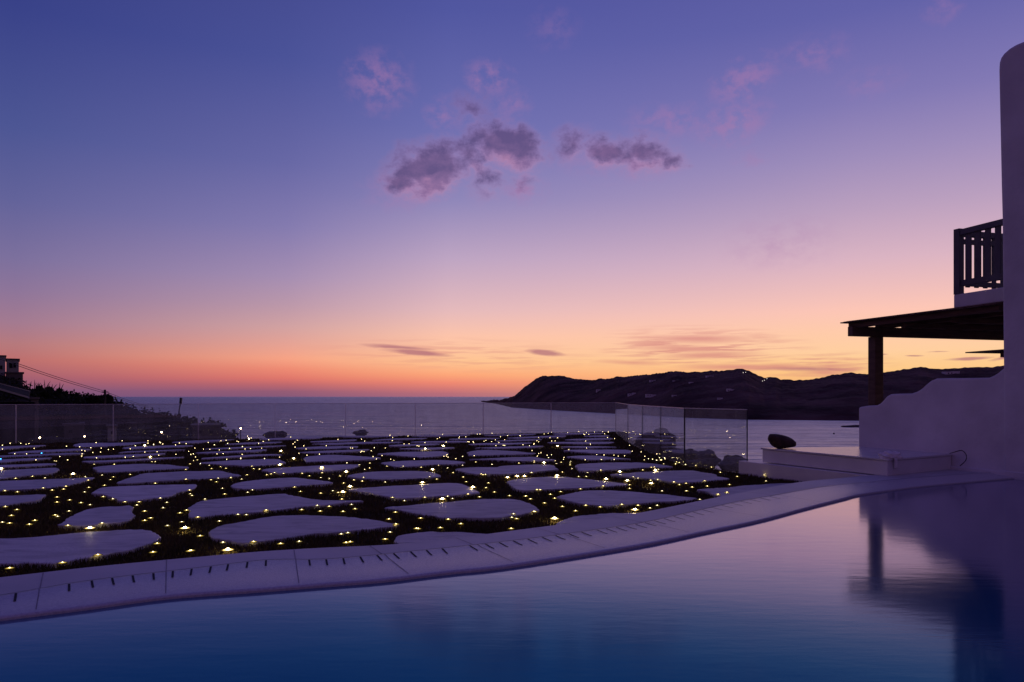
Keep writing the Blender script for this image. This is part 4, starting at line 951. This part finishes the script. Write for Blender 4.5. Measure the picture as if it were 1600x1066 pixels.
def shrub(name, c, r, n, lab, cat='shrub', leaf=.14, trunk=True, spiky=False, seed=0, mat=None, clumps=14, group='shrubs and trees on the left slope'):
    rnd = random.Random(seed); root = empty(name, c - Vector((0, 0, r[2]))); tag(root, lab, cat, group); bm = bmesh.new()
    cl = []
    for _ in range(clumps):
        d = Vector((rnd.gauss(0, 1), rnd.gauss(0, 1), rnd.gauss(0, 1))).normalized() * rnd.uniform(.35, .85)
        cl.append((Vector((d.x * r[0], d.y * r[1], d.z * r[2])), rnd.uniform(.22, .42)))
    for _ in range(n):
        k, s = rnd.choice(cl); d = Vector((rnd.gauss(0, 1), rnd.gauss(0, 1), rnd.gauss(0, 1))).normalized() * (rnd.random() ** .5) * s
        p = c + k + Vector((d.x * r[0], d.y * r[1], d.z * r[2] * 1.05))
        u = Vector((rnd.gauss(0, 1), rnd.gauss(0, 1), rnd.gauss(0, 1))).normalized(); w_ = u.orthogonal().normalized(); L_ = leaf * rnd.uniform(.6, 1.4)
        bm.faces.new([bm.verts.new(p - u * L_), bm.verts.new(p + w_ * L_ * .45), bm.verts.new(p + u * L_), bm.verts.new(p - w_ * L_ * .45)])
    obj('crown', bm, mat or M['leaf'], root)
    if trunk:
        bm = bmesh.new(); tube(bm, [c - Vector((0, 0, r[2] * 1.6)), c - Vector((.1, 0, r[2] * .5)), c], [.14, .1, .05]); 
        for k, s in cl[:6]: tube(bm, [c - Vector((0, 0, r[2] * .5)), c + k * .9], [.06, .015], 5)
        obj('trunk', bm, M['bark'], root)
    if spiky:
        bm = bmesh.new()
        for _ in range(spiky):
            a_ = rnd.uniform(-.9, .9); L_ = rnd.uniform(.9, 1.6) * r[2]; b0 = c + Vector((rnd.uniform(-.6, .6) * r[0], rnd.uniform(-.5, .5) * r[1], r[2] * .3))
            tp_ = b0 + Vector((math.sin(a_) * L_ * .8, rnd.uniform(-.3, .3), math.cos(a_) * L_)); tube(bm, [b0, b0.lerp(tp_, .6) + Vector((0, 0, .08 * L_)), tp_], [.035, .025, .006], 5)
        obj('fronds', bm, M['leaf'], root)
    return root
shrub('bush', V(60, 615, 55), (.9, 1, .55), 900, 'dark spiky shrub right of the flat-roofed houses', spiky=16, seed=1)
shrub('bush', V(44, 612, 56), (.7, .8, .45), 700, 'dark dense bush at the foot of the lower dark storey', seed=2)
shrub('bush', V(84, 612, 57), (.75, .8, .40), 900, 'dark bush with a pointed top left of the low hedge', seed=3, spiky=4)
shrub('bush', V(104, 618, 57), (.85, .8, .34), 900, 'low dark hedge bush left of the round tree', seed=4)
shrub('tree', V(158, 626, 52), (.98, .9, .50), 2200, 'dark round tree crown below the utility pole', 'tree', seed=5, clumps=22)
shrub('bush', V(130, 632, 53), (1.3, .8, .42), 1100, 'flat dark shrub left of the round tree below the skyline', seed=6)
shrub('bush', V(236, 655, 47), (1.1, .9, .42), 1200, 'brown shrub behind the third glass panel', seed=7, clumps=18)
shrub('bush', V(264, 668, 44), (.62, .6, .5), 900, 'shrub lit orange by the lamp behind the third panel', seed=8)
shrub('bush', V(280, 664, 50), (1.0, .8, .42), 800, 'dark shrub right of the orange-lit one', seed=10)
shrub('bush', V(205, 657, 52), (1.0, .8, .36), 900, 'dark shrub above the long low house', seed=12)
shrub('bush', V(122, 655, 50), (1.0, .8, .5), 900, 'brownish shrub above the low pale cottage', seed=13)
shrub('bush', V(88, 660, 47), (1.2, .8, .7), 1000, 'dark shrub mass left of the low pale cottage', seed=14)
shrub('bush', V(22, 645, 46), (1.6, .8, .6), 1100, 'dark shrub mass under the pitched roof', seed=15)
rnd = random.Random(99); bm = bmesh.new()
for _ in range(420):
    Yc = rnd.uniform(36, 61); rr = rnd.uniform(-.74, -.375); xc = rr * Yc; zc = ground(xc, Yc); sz = rnd.uniform(.25, .75)
    for _ in range(34):
        d = Vector((rnd.gauss(0, 1), rnd.gauss(0, 1), abs(rnd.gauss(0, .7)))).normalized() * sz * rnd.random() ** .4
        p = Vector((xc, Yc, zc)) + d; u = Vector((rnd.gauss(0, 1), rnd.gauss(0, 1), rnd.gauss(0, 1))).normalized(); w_ = u.orthogonal().normalized(); L_ = rnd.uniform(.07, .18)
        bm.faces.new([bm.verts.new(p - u * L_), bm.verts.new(p + w_ * L_ * .45), bm.verts.new(p + u * L_), bm.verts.new(p - w_ * L_ * .45)])
tag(obj('undergrowth', bm, M['leaf']), 'dark low scrub covering the left slope beyond the glass', 'scrub', kind='stuff')
# utility pole and wires
pt = V(164, 609, 50); up_ = empty('utility_pole', pt - Vector((0, 0, 3))); tag(up_, 'dark utility pole standing in the round tree carrying the wires', 'pole')
bm = bmesh.new(); tube(bm, [pt - Vector((0, 0, 4)), pt], [.09, .07]); obj('pole', bm, M['bark'], up_)
bm = bmesh.new(); beam(bm, pt + Vector((-.22, 0, -.16)), pt + Vector((.22, 0, -.16)), .06, .06); obj('cross_arm', bm, M['bark'], up_)
for k, (y0, y1, y2) in enumerate(((551.5, 611.5, 631), (555, 614.5, 633))):
    A_, B_, C_ = V(-60, y0 - 16, 34), V(164, y1, 50), V(232, y2 + 4, 66)
    pts = [A_.lerp(B_, i / 16) - Vector((0, 0, .12 * math.sin(math.pi * i / 16))) for i in range(17)] + [B_.lerp(C_, i / 8) - Vector((0, 0, .08 * math.sin(math.pi * i / 8))) for i in range(1, 9)]
    bm = bmesh.new(); tube(bm, pts, .016, 5); o = obj('power_cable', bm, M['cable'])
    tag(o, ['upper', 'lower'][k] + ' power cable sagging from the left edge to the utility pole', 'power cable', 'overhead wires')
# leaning mast
mp_ = V(280, 641, 58); ms = empty('mast', mp_ - Vector((0, 0, 2))); tag(ms, 'thin dark leaning mast against the sea behind the third panel', 'mast')
bm = bmesh.new(); tube(bm, [mp_ - Vector((.15, 0, 2)), mp_, V(283, 624, 58)], [.06, .05, .045]); obj('pole', bm, M['metal'], ms)
bm = bmesh.new(); beam(bm, V(282, 627, 58) - Vector((0, 0, .25)), V(283, 624, 58) + Vector((0, 0, .12)), .16, .14, Vector((1, 0, 0))); obj('head', bm, M['metal'], ms)
# lit lamps beyond the fence
for x, y, Y, lab in ((62, 684, 40, 'leftmost lit garden lamp behind the glass fence'), (132, 682, 42, 'lit lamp at the corner of the low pale cottage'), (252.5, 675.5, 41, 'lit lamp glowing beside the orange shrub behind the third panel'), (376, 669.5, 40, 'lit lamp standing alone against the sea behind the fourth panel')):
    p = V(x, y, Y); g = empty('garden_lamp', p - Vector((0, 0, 1))); tag(g, lab, 'lamp', 'lit lamps beyond the glass fence')
    bm = bmesh.new(); bmesh.ops.create_uvsphere(bm, u_segments=12, v_segments=8, radius=.036, matrix=Matrix.Translation(p)); obj('bulb', bm, M['bulb'], g, smooth=True)
    bm = bmesh.new(); tube(bm, [p - Vector((0, 0, 2.2)), p - Vector((0, 0, .05))], .025, 8); obj('post', bm, M['metal'], g)
    bm = bmesh.new(); prism(bm, [p + Vector((-.13, -.02, 0)), p + Vector((.13, -.02, 0)), p + Vector((.13, .18, 0)), p + Vector((-.13, .18, 0))], p.z + .07, p.z + .09); obj('hood', bm, M['metal'], g)

# ------------------------------------------------------------------ render settings
scene.view_settings.view_transform = 'Standard'; scene.view_settings.look = 'None'; scene.view_settings.exposure = 0; scene.view_settings.gamma = 1
scene.render.engine = 'CYCLES'
scene.cycles.use_denoising = True; scene.cycles.max_bounces = 8; scene.cycles.transparent_max_bounces = 24
scene.cycles.caustics_reflective = False; scene.cycles.caustics_refractive = False
